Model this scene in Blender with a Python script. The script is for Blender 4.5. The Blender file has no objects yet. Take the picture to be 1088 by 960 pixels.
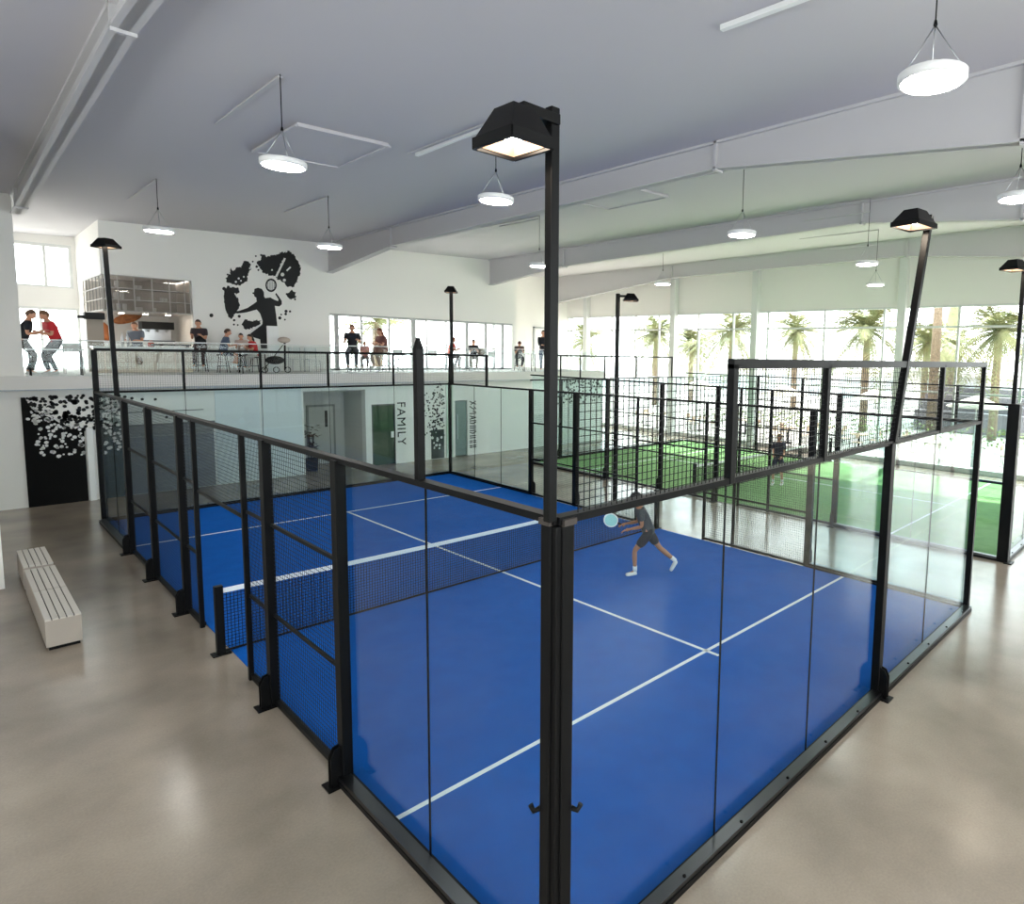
import bpy, bmesh, math, random
from mathutils import Vector, Matrix
random.seed(7)
SC = bpy.context.scene
COL = SC.collection
PI = math.pi

# ------------------------------------------------------------------ camera
CAM = Vector((-2.57359, -3.03911, 4.31139))
YAW, PITCH, ROLL = 0.72753536, -0.10031036, 0.02187503
FPX, CX, CY = 678.350872, 145.778325, -36.8551477
def _axes():
    cz, sz, cx, sx = math.cos(YAW), math.sin(YAW), math.cos(PITCH), math.sin(PITCH)
    cr, sr = math.cos(ROLL), math.sin(ROLL)
    fw = Vector((cz*cx, sz*cx, sx)); rt = Vector((sz, -cz, 0)); up = rt.cross(fw)
    return rt*cr + up*sr, -rt*sr + up*cr, fw
RT, UP, FW = _axes()
cam = bpy.data.objects.new('camera', bpy.data.cameras.new('camera'))
COL.objects.link(cam)
m = Matrix((RT, UP, -FW)).transposed().to_4x4(); m.translation = CAM
cam.matrix_world = m
cam.data.sensor_fit = 'HORIZONTAL'; cam.data.sensor_width = 36
cam.data.lens = FPX/1088*36
cam.data.shift_x = -CX/1088; cam.data.shift_y = CY/1088
cam.data.clip_start = .05; cam.data.clip_end = 400
SC.camera = cam
def at(px, py, ax, v):
    """point of the place seen at pixel px,py of the photograph that lies on the plane ax = v"""
    d = RT*((px-544-CX)/FPX) + UP*(-(py-480-CY)/FPX) + FW
    k = 'xyz'.index(ax)
    return CAM + d*((v-CAM[k])/d[k])

# ------------------------------------------------------------------ light
SC.view_settings.view_transform = 'Standard'; SC.view_settings.look = 'None'
SC.view_settings.gamma = 1; SC.view_settings.use_curve_mapping = False
SC.view_settings.exposure = 0.3
world = bpy.data.worlds.new('sky'); SC.world = world; world.use_nodes = True
bg = world.node_tree.nodes['Background']
bg.inputs[0].default_value = (.985, .985, 1, 1); bg.inputs[1].default_value = 7.2
sun = bpy.data.objects.new('sun', bpy.data.lights.new('sun', 'SUN')); COL.objects.link(sun)
sun.data.energy = 12.0; sun.data.angle = math.radians(2); sun.data.color = (1, .95, .86)
sun.rotation_euler = Vector((.62, .10, .78)).to_track_quat('Z', 'Y').to_euler()
def portal(name, loc, rot, sx, sy):
    l = bpy.data.lights.new(name, 'AREA'); l.shape = 'RECTANGLE'; l.size = sx; l.size_y = sy
    l.cycles.is_portal = True
    o = bpy.data.objects.new(name, l); COL.objects.link(o); o.location = loc; o.rotation_euler = rot
portal('portal', (23.35, 9.3, 3.2), (0, PI/2, 0), 6.4, 36)
portal('portal', (11.7, 22.3, 4.45), (-PI/2, 0, 0), 9, 2.1)
portal('portal', (-2.5, 26.9, 5.5), (-PI/2, 0, 0), 7, 4.2)
portal('portal', (2, -8.95, 4.4), (PI/2, 0, 0), 20, 3.6)
portal('portal', (-7.95, 2, 4.0), (0, -PI/2, 0), 2.8, 8)
try:
    SC.cycles.transparent_max_bounces = 48; SC.cycles.max_bounces = 10; SC.cycles.diffuse_bounces = 6
    SC.cycles.glossy_bounces = 4; SC.cycles.sample_clamp_indirect = 6; SC.cycles.caustics_reflective = False
    SC.cycles.use_denoising = True
except Exception: pass

# ------------------------------------------------------------------ materials
def lin(c):
    return tuple(((v/255)/12.92 if v/255 <= .04045 else ((v/255+.055)/1.055)**2.4) for v in c)+(1,)
MATS = {}
def mat(name, rgb, rough=.5, metal=0, bump=None, noise=None, emit=None, spec=.5, srgb=True):
    """bump=(scale,strength); noise=(scale, rgb2, detail)"""
    if name in MATS: return MATS[name]
    m = bpy.data.materials.new(name); m.use_nodes = True; nt = m.node_tree; N = nt.nodes; L = nt.links
    b = N['Principled BSDF']; c = lin(rgb)
    b.inputs['Base Color'].default_value = c; b.inputs['Roughness'].default_value = rough
    b.inputs['Metallic'].default_value = metal; b.inputs['Specular IOR Level'].default_value = spec
    tc = N.new('ShaderNodeTexCoord')
    if noise:
        n = N.new('ShaderNodeTexNoise'); n.inputs['Scale'].default_value = noise[0]
        n.inputs['Detail'].default_value = noise[2] if len(noise) > 2 else 4
        L.new(tc.outputs['Object'], n.inputs['Vector'])
        r = N.new('ShaderNodeValToRGB'); r.color_ramp.elements[0].position = .35; r.color_ramp.elements[1].position = .68
        r.color_ramp.elements[0].color = c; r.color_ramp.elements[1].color = lin(noise[1])
        L.new(n.outputs['Fac'], r.inputs['Fac']); L.new(r.outputs['Color'], b.inputs['Base Color'])
    if bump:
        n = N.new('ShaderNodeTexNoise'); n.inputs['Scale'].default_value = bump[0]; n.inputs['Detail'].default_value = 3
        L.new(tc.outputs['Object'], n.inputs['Vector'])
        bp = N.new('ShaderNodeBump'); bp.inputs['Strength'].default_value = bump[1]; bp.inputs['Distance'].default_value = .01
        L.new(n.outputs['Fac'], bp.inputs['Height']); L.new(bp.outputs['Normal'], b.inputs['Normal'])
    if emit:
        b.inputs['Emission Color'].default_value = lin(emit[0]); b.inputs['Emission Strength'].default_value = emit[1]
    MATS[name] = m; return m
def glass(name, tint=(235, 248, 244), refl=1.0, ior=1.5):
    if name in MATS: return MATS[name]
    m = bpy.data.materials.new(name); m.use_nodes = True; nt = m.node_tree; N = nt.nodes; L = nt.links
    N.remove(N['Principled BSDF']); out = N['Material Output']
    t = N.new('ShaderNodeBsdfTransparent'); t.inputs[0].default_value = lin(tint)
    g = N.new('ShaderNodeBsdfGlossy'); g.inputs['Roughness'].default_value = .0
    lw = N.new('ShaderNodeLayerWeight'); lw.inputs['Blend'].default_value = .5
    pw = N.new('ShaderNodeMath'); pw.operation = 'POWER'; pw.inputs[1].default_value = 5
    f = N.new('ShaderNodeMath'); f.operation = 'MULTIPLY_ADD'; f.inputs[1].default_value = .96; f.inputs[2].default_value = .04
    L.new(lw.outputs['Facing'], pw.inputs[0]); L.new(pw.outputs[0], f.inputs[0])
    mu = N.new('ShaderNodeMath'); mu.operation = 'MULTIPLY'; mu.inputs[1].default_value = refl
    mx = N.new('ShaderNodeMixShader')
    L.new(f.outputs[0], mu.inputs[0]); L.new(mu.outputs[0], mx.inputs[0]); L.new(t.outputs[0], mx.inputs[1]); L.new(g.outputs[0], mx.inputs[2])
    L.new(mx.outputs[0], out.inputs['Surface']); MATS[name] = m; return m

def floor_mat():
    m = bpy.data.materials.new('polished_concrete'); m.use_nodes = True; nt = m.node_tree; N = nt.nodes; L = nt.links
    b = N['Principled BSDF']; tc = N.new('ShaderNodeTexCoord')
    n1 = N.new('ShaderNodeTexNoise'); n1.inputs['Scale'].default_value = .7; n1.inputs['Detail'].default_value = 10; n1.inputs['Distortion'].default_value = .1
    n2 = N.new('ShaderNodeTexNoise'); n2.inputs['Scale'].default_value = 45; n2.inputs['Detail'].default_value = 5
    r = N.new('ShaderNodeValToRGB'); r.color_ramp.elements[0].position = .3; r.color_ramp.elements[1].position = .72
    r.color_ramp.elements[0].color = lin((126, 116, 104)); r.color_ramp.elements[1].color = lin((162, 149, 135))
    mx = N.new('ShaderNodeMix'); mx.data_type = 'RGBA'; mx.blend_type = 'OVERLAY'; mx.inputs[0].default_value = .15
    L.new(tc.outputs['Object'], n1.inputs['Vector']); L.new(tc.outputs['Object'], n2.inputs['Vector'])
    L.new(n1.outputs['Fac'], r.inputs['Fac']); L.new(r.outputs['Color'], mx.inputs[6]); L.new(n2.outputs['Color'], mx.inputs[7])
    sc = N.new('ShaderNodeSeparateColor'); L.new(n2.outputs['Fac'], sc.inputs[0])
    cb = N.new('ShaderNodeCombineColor'); [L.new(n2.outputs['Fac'], cb.inputs[i]) for i in range(3)]
    L.new(cb.outputs[0], mx.inputs[7]); L.new(mx.outputs[2], b.inputs['Base Color'])
    rr = N.new('ShaderNodeMapRange'); rr.inputs['To Min'].default_value = .13; rr.inputs['To Max'].default_value = .27
    L.new(n1.outputs['Fac'], rr.inputs['Value']); L.new(rr.outputs[0], b.inputs['Roughness'])
    b.inputs['Specular IOR Level'].default_value = .6
    MATS['polished_concrete'] = m; return m
M_FLOOR = floor_mat()
M_WALL = mat('white_wall_paint', (240, 238, 234), .75, bump=(60, .05))
M_CEIL = mat('ceiling_board', (200, 197, 201), .85, bump=(40, .05))
M_BEAM = mat('painted_beam', (197, 195, 197), .6)
M_FRAME = mat('white_window_frame', (222, 224, 222), .5)
M_BLACK = mat('black_powder_coat', (12, 12, 13), .42, spec=.14)
M_WIRE = mat('black_wire', (16, 16, 18), .5, spec=.2)
M_BLUE = mat('blue_turf', (0, 88, 178), .9, bump=(260, .7), noise=(3, (0, 94, 186), 10), spec=.15)
M_GREEN = mat('green_turf', (120, 162, 104), .9, bump=(260, .7), noise=(3, (130, 172, 112), 10), spec=.15)
M_LINE = mat('line_paint', (232, 236, 240), .8)
M_GLASS = glass('court_glass', (244, 250, 250), 1.0)
M_WGLASS = glass('window_glass', (246, 250, 249), .7)
M_BGLASS = glass('balustrade_glass', (246, 250, 250), .5)
M_LEDGE = mat('dull_metal_ledge', (96, 97, 100), .3, metal=1)
M_STEEL = mat('brushed_steel', (190, 192, 195), .3, metal=1)
M_WHITE = mat('white_enamel', (235, 235, 235), .4)
M_LAMP = mat('pendant_light', (255, 250, 240), .5, emit=((255, 250, 242), 55))
M_FLOOD = mat('flood_light', (255, 245, 225), .5, emit=((255, 238, 214), 60))
M_REFL = mat('lamp_reflector', (190, 160, 140), .4)
M_INK = mat('black_mural_paint', (16, 16, 17), .7)
M_SKIN = mat('skin', (205, 152, 124), .55)
M_SKIN2 = mat('tan_skin', (172, 118, 90), .55)
M_DOT = mat('white_dot_paint', (228, 228, 226), .7)

# ------------------------------------------------------------------ mesh helpers
class MB:
    def __init__(s): s.v = []; s.f = []; s.mi = []; s.k = 0; s.sm = []
    def face(s, idx, smooth=False): s.f.append(idx); s.mi.append(s.k); s.sm.append(smooth)
    def box(s, a, b):
        x0, y0, z0 = [min(a[i], b[i]) for i in range(3)]; x1, y1, z1 = [max(a[i], b[i]) for i in range(3)]
        n = len(s.v)
        s.v += [(x0,y0,z0),(x1,y0,z0),(x1,y1,z0),(x0,y1,z0),(x0,y0,z1),(x1,y0,z1),(x1,y1,z1),(x0,y1,z1)]
        for q in ((0,3,2,1),(4,5,6,7),(0,1,5,4),(1,2,6,5),(2,3,7,6),(3,0,4,7)): s.face(tuple(n+i for i in q))
        return s
    def hexa(s, pts):
        n = len(s.v); s.v += [tuple(p) for p in pts]
        for q in ((0,3,2,1),(4,5,6,7),(0,1,5,4),(1,2,6,5),(2,3,7,6),(3,0,4,7)): s.face(tuple(n+i for i in q))
        return s
    def bar(s, p, q, w=.04, d=None, up=(0,0,1)):
        d = w if d is None else d
        p = Vector(p); q = Vector(q); t = (q-p).normalized(); u = Vector(up)
        if abs(t.dot(u)) > .98: u = Vector((0,1,0))
        a = t.cross(u).normalized()*w/2; b = a.normalized().cross(t).normalized()*d/2
        n = len(s.v)
        for c in (p, q):
            for e in (-a-b, a-b, a+b, -a+b): s.v.append(tuple(c+e))
        for f in ((0,1,2,3),(7,6,5,4),(0,4,5,1),(1,5,6,2),(2,6,7,3),(3,7,4,0)): s.face(tuple(n+i for i in f))
        return s
    def tube(s, pts, r, seg=8, cap=True):
        rs = r if isinstance(r, (list, tuple)) else [r]*len(pts)
        pts = [Vector(p) for p in pts]; n0 = len(s.v); ref = None
        for i, p in enumerate(pts):
            t = (pts[min(i+1, len(pts)-1)]-pts[max(i-1, 0)]).normalized()
            if ref is None:
                ref = Vector((0,0,1)) if abs(t.z) < .9 else Vector((1,0,0))
            a = t.cross(ref).normalized(); b = t.cross(a).normalized(); ref = b.cross(t) if False else ref
            for k in range(seg):
                an = 2*PI*k/seg; s.v.append(tuple(p+a*math.cos(an)*rs[i]+b*math.sin(an)*rs[i]))
        for i in range(len(pts)-1):
            for k in range(seg):
                k2 = (k+1) % seg; o = n0+i*seg; s.face((o+k, o+k2, o+seg+k2, o+seg+k), True)
        if cap:
            s.face(tuple(n0+k for k in range(seg))[::-1]); o = n0+(len(pts)-1)*seg; s.face(tuple(o+k for k in range(seg)))
        return s
    def lathe(s, prof, c=(0,0,0), seg=24):
        n0 = len(s.v)
        for r, z in prof:
            for k in range(seg):
                an = 2*PI*k/seg; s.v.append((c[0]+r*math.cos(an), c[1]+r*math.sin(an), c[2]+z))
        for i in range(len(prof)-1):
            for k in range(seg):
                k2 = (k+1) % seg; o = n0+i*seg; s.face((o+k, o+k2, o+seg+k2, o+seg+k), True)
        s.face(tuple(n0+k for k in range(seg))[::-1]); o = n0+(len(prof)-1)*seg; s.face(tuple(o+k for k in range(seg)))
        return s
    def ell(s, c, r, seg=12, rings=8, M=None):
        n0 = len(s.v); c = Vector(c)
        for i in range(rings+1):
            th = PI*i/rings
            for k in range(seg):
                an = 2*PI*k/seg
                v = Vector((r[0]*math.sin(th)*math.cos(an), r[1]*math.sin(th)*math.sin(an), r[2]*math.cos(th)))
                if M: v = M @ v
                s.v.append(tuple(c+v))
        for i in range(rings):
            for k in range(seg):
                k2 = (k+1) % seg; o = n0+i*seg; s.face((o+k, o+seg+k, o+seg+k2, o+k2), True)
        return s
    def prism(s, poly, off):
        """poly: list of 3D points (planar), extruded by vector off"""
        n = len(s.v); k = len(poly); off = Vector(off)
        s.v += [tuple(p) for p in poly] + [tuple(Vector(p)+off) for p in poly]
        s.face(tuple(range(n, n+k))); s.face(tuple(range(n+2*k-1, n+k-1, -1)))
        for i in range(k):
            j = (i+1) % k; s.face((n+i, n+k+i, n+k+j, n+j))
        return s
    def build(s, name, mt, parent=None, bevel=0):
        off = Vector((0,0,0))
        if parent is not None:
            q = parent
            while q is not None: off = off + q.location; q = q.parent
        me = bpy.data.meshes.new(name)
        me.from_pydata([tuple(Vector(p)-off) for p in s.v], [], s.f)
        for mm in (mt if isinstance(mt, (list, tuple)) else [mt]): me.materials.append(mm)
        me.polygons.foreach_set('material_index', s.mi); me.polygons.foreach_set('use_smooth', s.sm)
        bm = bmesh.new(); bm.from_mesh(me); bmesh.ops.recalc_face_normals(bm, faces=bm.faces); bm.to_mesh(me); bm.free()
        me.update()
        o = bpy.data.objects.new(name, me); COL.objects.link(o); o.parent = parent
        if bevel:
            b = o.modifiers.new('edge', 'BEVEL'); b.width = bevel; b.segments = 2; b.limit_method = 'ANGLE'
        return o
def tag(o, label=None, cat=None, group=None, kind=None):
    if label: o['label'] = label
    if cat: o['category'] = cat
    if group: o['group'] = group
    if kind: o['kind'] = kind
    return o
def thing(name, label, cat, loc=(0,0,0), group=None):
    o = bpy.data.objects.new(name, None); COL.objects.link(o); o.location = loc; o.empty_display_size = .1
    return tag(o, label, cat, group)
def struct(name, mb, mt, parent=None):
    return tag(mb.build(name, mt, parent), kind='structure')
def kids(o): return [c for c in bpy.data.objects if c.parent == o]
def copy_tree(o, parent=None):
    c = o.copy(); COL.objects.link(c); c.parent = parent
    for ch in kids(o): copy_tree(ch, c)
    return c
def wall(axis, a, b, u0, u1, z0, z1, holes):
    """box wall normal to axis between a and b; u the other horizontal axis; holes = [(u0,u1,z0,z1)]"""
    mb = MB()
    us = sorted({u0, u1, *[h[0] for h in holes], *[h[1] for h in holes]}); zs = sorted({z0, z1, *[h[2] for h in holes], *[h[3] for h in holes]})
    us = [u for u in us if u0 <= u <= u1]; zs = [z for z in zs if z0 <= z <= z1]
    for i in range(len(us)-1):
        for j in range(len(zs)-1):
            cu, cz = (us[i]+us[i+1])/2, (zs[j]+zs[j+1])/2
            if any(h[0] < cu < h[1] and h[2] < cz < h[3] for h in holes): continue
            if axis == 'y': mb.box((us[i], a, zs[j]), (us[i+1], b, zs[j+1]))
            else: mb.box((a, us[i], zs[j]), (b, us[i+1], zs[j+1]))
    return mb

# ------------------------------------------------------------------ the hall
MZ = 3.38          # mezzanine floor
YW = 22.4          # mural wall
XW = 23.5          # window wall
def roof(x, y): return 8.15 + .035*(x-7.65) + .010*(22.4-y)
struct('floor', MB().box((-8.3, -9.3, -.2), (XW+.1, 27.3, 0)), M_FLOOR)
c = MB()
xs = [-8.3, -.95, 7.65, 14.8, 22.3, 23.9]
for a, b, y0, y1 in [(xs[i], xs[i+1], -9.3, 22.65) for i in range(5)] + [(-8.3, 3.5, 22.65, 27.3), (16.0, 23.9, 22.65, 27.3)]:
    c.hexa([(a,y0,roof(a,y0)),(b,y0,roof(b,y0)),(b,y1,roof(b,y1)),(a,y1,roof(a,y1)),
            (a,y0,roof(a,y0)+.2),(b,y0,roof(b,y0)+.2),(b,y1,roof(b,y1)+.2),(a,y1,roof(a,y1)+.2)])
struct('ceiling', c, M_CEIL)
# unseen sides of the hall; high windows added to bring in more light
struct('wall_near', wall('y', -9.3, -9, -8.3, XW+.2, 0, 9, [(-8, 12, 2.6, 6.2)]), M_WALL)
struct('wall_left', wall('x', -8.3, -8, -9.3, 27.3, 0, 9, [(-2, 6, 2.6, 5.4)]), M_WALL)
for nm, a, b in (('added_window_6', (-8, -9.2, 2.6), (12, -9.18, 6.2)), ('added_window_7', (-8.2, -2, 2.6), (-8.18, 6, 5.4))):
    struct(nm, MB().box(a, b), M_WGLASS)

def beam(n, x, pts, w=.24):
    """pts: (y, bottom z) along the beam; top follows the roof"""
    mb = MB()
    for (y0, z0), (y1, z1) in zip(pts, pts[1:]):
        t0, t1 = roof(x, y0)+.02, roof(x, y1)+.02
        e = .05
        mb.hexa([(x-e,y0,z0),(x+e,y0,z0),(x+e,y1,z1),(x-e,y1,z1),(x-e,y0,t0),(x+e,y0,t0),(x+e,y1,t1),(x-e,y1,t1)])
        h = w/2
        mb.hexa([(x-h,y0,z0),(x+h,y0,z0),(x+h,y1,z1),(x-h,y1,z1),(x-h,y0,z0+.035),(x+h,y0,z0+.035),(x+h,y1,z1+.035),(x-h,y1,z1+.035)])
        mb.hexa([(x-h,y0,t0-.07),(x+h,y0,t0-.07),(x+h,y1,t1-.07),(x-h,y1,t1-.07),(x-h,y0,t0),(x+h,y0,t0),(x+h,y1,t1),(x-h,y1,t1)])
    for y, z in pts[1:-1]:
        mb.box((x-w/2, y-.03, z-.04), (x+w/2, y+.03, roof(x, y)))
    return struct('trim_%d' % n, mb, M_BEAM)
beam(1, -.95, [(-9, 7.0), (-2, 7.4), (6.3, 7.72), (18.4, 7.42), (19.6, 7.4)])
beam(2, 7.65, [(-9, 6.6), (-.75, 7.3), (4.45, 7.82), (17.4, 7.57), (YW, 7.05)])
beam(3, 14.8, [(-9, 6.6), (.75, 7.62), (4.7, 8.0), (17.2, 7.73), (YW, 7.25)])
beam(4, 22.3, [(-9, 6.8), (2.3, 7.82), (6.2, 8.17), (17.75, 8.05), (27, 7.1)])

# mural wall, kitchen recess, café end
x_a, x_b = .97, 3.25
wm = wall('y', YW, YW+.25, x_a, 16.0, MZ-.3, 8.7, [(x_a, x_b, MZ, 6.34), (7.6, 16.0, MZ, 5.55)])
struct('wall_mural', wm, M_WALL)
wl = wall('x', .97, 1.15, YW+.25, 27.0, MZ-.3, 8.6, [(YW+.25, 26.0, MZ, 6.34)])
struct('wall_cafe', wl, M_WALL)
kit = MB(); kit.box((.99, 25.6, MZ), (3.6, 25.8, 6.33)); kit.box((x_b, YW+.25, MZ), (x_b+.15, 25.59, 6.33)); kit.box((1.16, YW+.26, 6.34), (3.2, 25.59, 6.45))
struct('wall_kitchen', kit, mat('kitchen_wall', (226, 220, 214), .7))
struct('wall_cafe_back', wall('y', 27.0, 27.3, -8.3, 3.5, MZ-.3, 8.7, [(-6, .86, 6.1, 7.56), (-6, .98, MZ, 5.42)]), M_WALL)
struct('wall_corner', wall('x', 16.0, 16.2, YW, 27.05, MZ, 8.9, []), M_WALL)
struct('wall_back', MB().box((16.2, 27.05, 0), (XW+.3, 27.3, 9.1)), M_WALL)
struct('wall_pier', MB().box((-8.3, 19.6, MZ), (-1.04, 19.9, 8.4)), M_WALL)
# café windows
wf = MB()
for x in (-5.9, -3.2, -1.6, .2-.07-.0, .78):
    wf.box((x, 27.02, 6.1), (x+.08, 27.12, 7.56))
wf.box((-6, 27.0, 7.46), (.86, 27.15, 7.56)); wf.box((-6, 27.0, 6.1), (.86, 27.15, 6.16))
struct('window_1', wf, M_FRAME); struct('window_1_pane', MB().box((-6, 27.14, 6.1), (.86, 27.15, 7.56)), M_WGLASS)
wf = MB()
for x in (-5.9, -3, -.06, .9): wf.box((x, 27.02, MZ), (x+.07, 27.12, 5.42))
wf.box((-6, 27, 5.34), (.98, 27.12, 5.42))
struct('window_2', wf, M_FRAME); struct('window_2_pane', MB().box((-6, 27.14, MZ), (.98, 27.15, 5.42)), M_WGLASS)
# glazed screen in the mural wall
wf = MB()
for px, w in ((348,.05),(358,.16),(384.6,.06),(414,.06),(440,.2),(454,.05),(475,.05),(497,.14),(517,.12),(535,.12),(526,.05)):
    x = at(px, 340, 'y', YW).x; wf.box((x-w/2, YW+.05, MZ), (x+w/2, YW+.2, 5.55))
wf.box((7.6, YW-.02, 5.47), (16.0, YW+.22, 5.55)); wf.box((7.9, YW+.08, 5.0), (9.96, YW+.14, 5.04))
wf.box((7.6, YW+.08, 4.05), (11.0, YW+.14, 4.1)); wf.box((7.6, YW+.05, MZ), (16, YW+.2, MZ+.08))
struct('window_3', wf, mat('grey_window_frame', (176, 178, 178), .5)); struct('window_3_pane', MB().box((7.6, YW+.1, MZ), (16, YW+.11, 5.5)), M_WGLASS)

# lower wall under the mezzanine
P = lambda px, py: at(px, py, 'y', 19.6)
rec = (5.56, 7.62, 0, 2.74)
fam = (7.84, 8.72, 0, 2.25)
low = wall('y', 19.6, 19.9, -8.3, 19.3, 0, MZ-.33, [(5.56, 7.62, 0, 2.8), (7.84, 8.72, 0, 2.25), (11.2, 11.76, 0, 2.25)])
struct('wall_lower', low, M_WALL)
rc = MB(); rc.box((5.36, 19.9, 0), (5.56, 21.5, 2.9)); rc.box((7.62, 19.9, 0), (7.8, 21.5, 2.9)); rc.box((5.36, 21.4, 0), (7.8, 21.6, 2.9)); rc.box((5.36, 19.9, 2.74), (7.8, 21.6, 2.95))
struct('wall_recess', rc, mat('recess_wall', (206, 204, 200), .7))
bx = MB()
for a, b in ((7.84, 8.72), (11.2, 11.76)):
    bx.box((a-.1, 21.4, 0), (b+.1, 21.6, 2.4)); bx.box((a-.1, 19.9, 0), (a, 21.6, 2.4)); bx.box((b, 19.9, 0), (b+.1, 21.6, 2.4)); bx.box((a-.1, 19.9, 2.3), (b+.1, 21.6, 2.45))
struct('wall_rooms', bx, M_WALL)
struct('wall_lower_return', wall('x', 19.1, 19.3, 19.9, 27.05, 0, MZ-.33, []), M_WALL)
# mezzanine slab
sl = MB(); sl.box((-8.3, 19.35, MZ-.33), (19.3, 27.0, MZ))
struct('floor_mezzanine', sl, mat('slab_edge', (224, 222, 218), .7))
struct('trim_5', MB().box((-8.3, 19.33, MZ-.36), (19.3, 19.6, MZ-.33)), mat('slab_shade_strip', (168, 176, 184), .6))  # slab's lower edge and its shadow line, coloured in as a blue-grey strip
# free column at the left of the hall
struct('wall_column', MB().box((-2.7, 12.38, 0), (-1.97, 12.9, 7.9)), M_WALL)

# window wall
hd = wall('x', XW, XW+.25, -9.3, 27.3, 0, 9.2, [(-8.6, 27.0, .12, 6.38)])
struct('wall_window', hd, M_WALL)
cols = [at(px, 348, 'x', XW).y for px in (625, 717.5, 804, 959)] + [-1.0, -7]
wc = MB()
for y in cols: wc.box((XW-.28, y-.16, 0), (XW+.02, y+.16, roof(XW, y)))
struct('trim_6', wc, M_FRAME)
wf = MB()
for y in [at(px, 348, 'x', XW).y for px in (607, 650, 675, 700, 742, 779, 816, 876, 939, 1018.5)] + [2.3, .5, -3, -5]:
    wf.box((XW-.02, y-.04, .12), (XW+.1, y+.04, 6.38))
wf.box((XW, -8.6, 5.52), (XW+.08, 27, 5.6)); wf.box((XW, -8.6, 3.0), (XW+.08, 27, 3.06)); wf.box((XW-.03, -8.6, 6.3), (XW+.12, 27, 6.38)); wf.box((XW-.03, -8.6, .1), (XW+.12, 27, .2))
struct('window_4', wf, M_FRAME); struct('window_4_pane', MB().box((XW+.03, -8.6, .12), (XW+.045, 27, 6.38)), M_WGLASS)

# ------------------------------------------------------------------ ceiling fittings
def ceiling_panel(label, pts, z):
    q = [Vector((p[0], p[1], roof(p[0], p[1])-.001)) for p in pts]
    t = thing('ceiling_panel', label, 'ceiling panel', (pts[0][0], pts[0][1], roof(*pts[0])))
    c0 = sum(q, Vector())/4
    MB().prism(q, (0, 0, -.05)).build('board', M_CEIL, t)
    f = MB()
    for i in range(4): f.bar(q[i]+Vector((0,0,-.06)), q[(i+1) % 4]+Vector((0,0,-.06)), .09, .03)
    f.build('edge_trim', M_CEIL, t)
ceiling_panel('large square raised ceiling panel behind the pendant lamp with the long wire', [(1.8,9.0),(3.4,9.0),(3.4,11.2),(1.8,11.2)], 8)
ceiling_panel('flat square ceiling panel beyond the long roof beam over the net', [(8.9,8.0),(10.4,8.0),(10.4,10.2),(8.9,10.2)], 8)

def make_pendant():
    t = thing('pendant_lamp', 'x', 'ceiling lamp')
    MB().lathe([(.27,0),(.30,.01),(.30,.075),(.285,.085),(.05,.1)], (0,0,0), 32).build('lamp_shade', M_WHITE, t)
    MB().lathe([(.265,-.006),(.265,.004)], (0,0,0), 32).build('light_disc', M_LAMP, t)
    k = MB()
    for i in range(3):
        a = 2*PI*i/3+.4; k.tube([(.26*math.cos(a), .26*math.sin(a), .08), (0,0,.5)], .006, 5)
    k.build('suspension_wires', M_STEEL, t)
    MB().lathe([(.012,.48),(.02,.5),(.012,.54)], seg=8).build('wire_clamp', M_BLACK, t)
    return t
pend = make_pendant()
PX = [(990,84,'pendant lamp above the far end of the glass wall, largest in the hall',None),
      (301,173,'pendant lamp hanging in front of the raised ceiling panel',7.19),
      (527,210,'pendant lamp just beside the tall corner floodlight head',7.29),
      (350,259,'pendant lamp beside the wall end of the long roof beam above the mural',14.2),
      (169,242,'pendant lamp over the café kitchen cabinet',15.1),
      (788,246,'pendant lamp between the two long roof beams over the green court',5.0),
      (573,279,'pendant lamp partly hidden by the tall corner floodlight pole',12.5),
      (921,277,'pendant lamp just beyond the second roof beam, beside the leaning pole',None),
      (930,299,'small pendant lamp hanging below another one by the leaning pole',None),
      (704,298,'small pendant lamp before the blank panel over the palm windows',None),
      (1082,208,'pendant lamp cut by the edge of the picture over the green court',None)]
for i, (px, py, lab, ty) in enumerate(PX):
    p = at(px, py+4, 'z', 6.82)
    o = pend if i == 0 else copy_tree(pend)
    o['label'] = lab; o['group'] = 'round pendant lamps on wires'; o.location = p
    if i in (8,): o.location.z = 6.82
    zc = roof(p.x, p.y)
    MB().tube([(p.x, p.y, p.z+.52), (p.x, p.y, zc)], .007, 5).build('cord', M_WIRE, o)
    L = 3.0 if i not in (0,) else 2.0
    MB().box((p.x-.03, p.y, zc-.045-.01*0), (p.x+.03, p.y+L, roof(p.x, p.y+L)+.01)).build('conduit', M_BEAM, o)
bpy.context.view_layer.update()
def ceiling_track(label, a, b):
    mb = MB(); mb.bar((a[0], a[1], roof(*a)-.04), (b[0], b[1], roof(*b)-.04), .07, .06)
    tag(mb.build('ceiling_track', M_WHITE), label, 'lighting track')
ceiling_track('thin white track on the ceiling near the big pendant lamp', (3.95, 1.75), (4.06, -.6))
ceiling_track('thin white track on the ceiling behind the tall corner floodlight', (4.07, 9.2), (4.07, 6.9))

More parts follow.
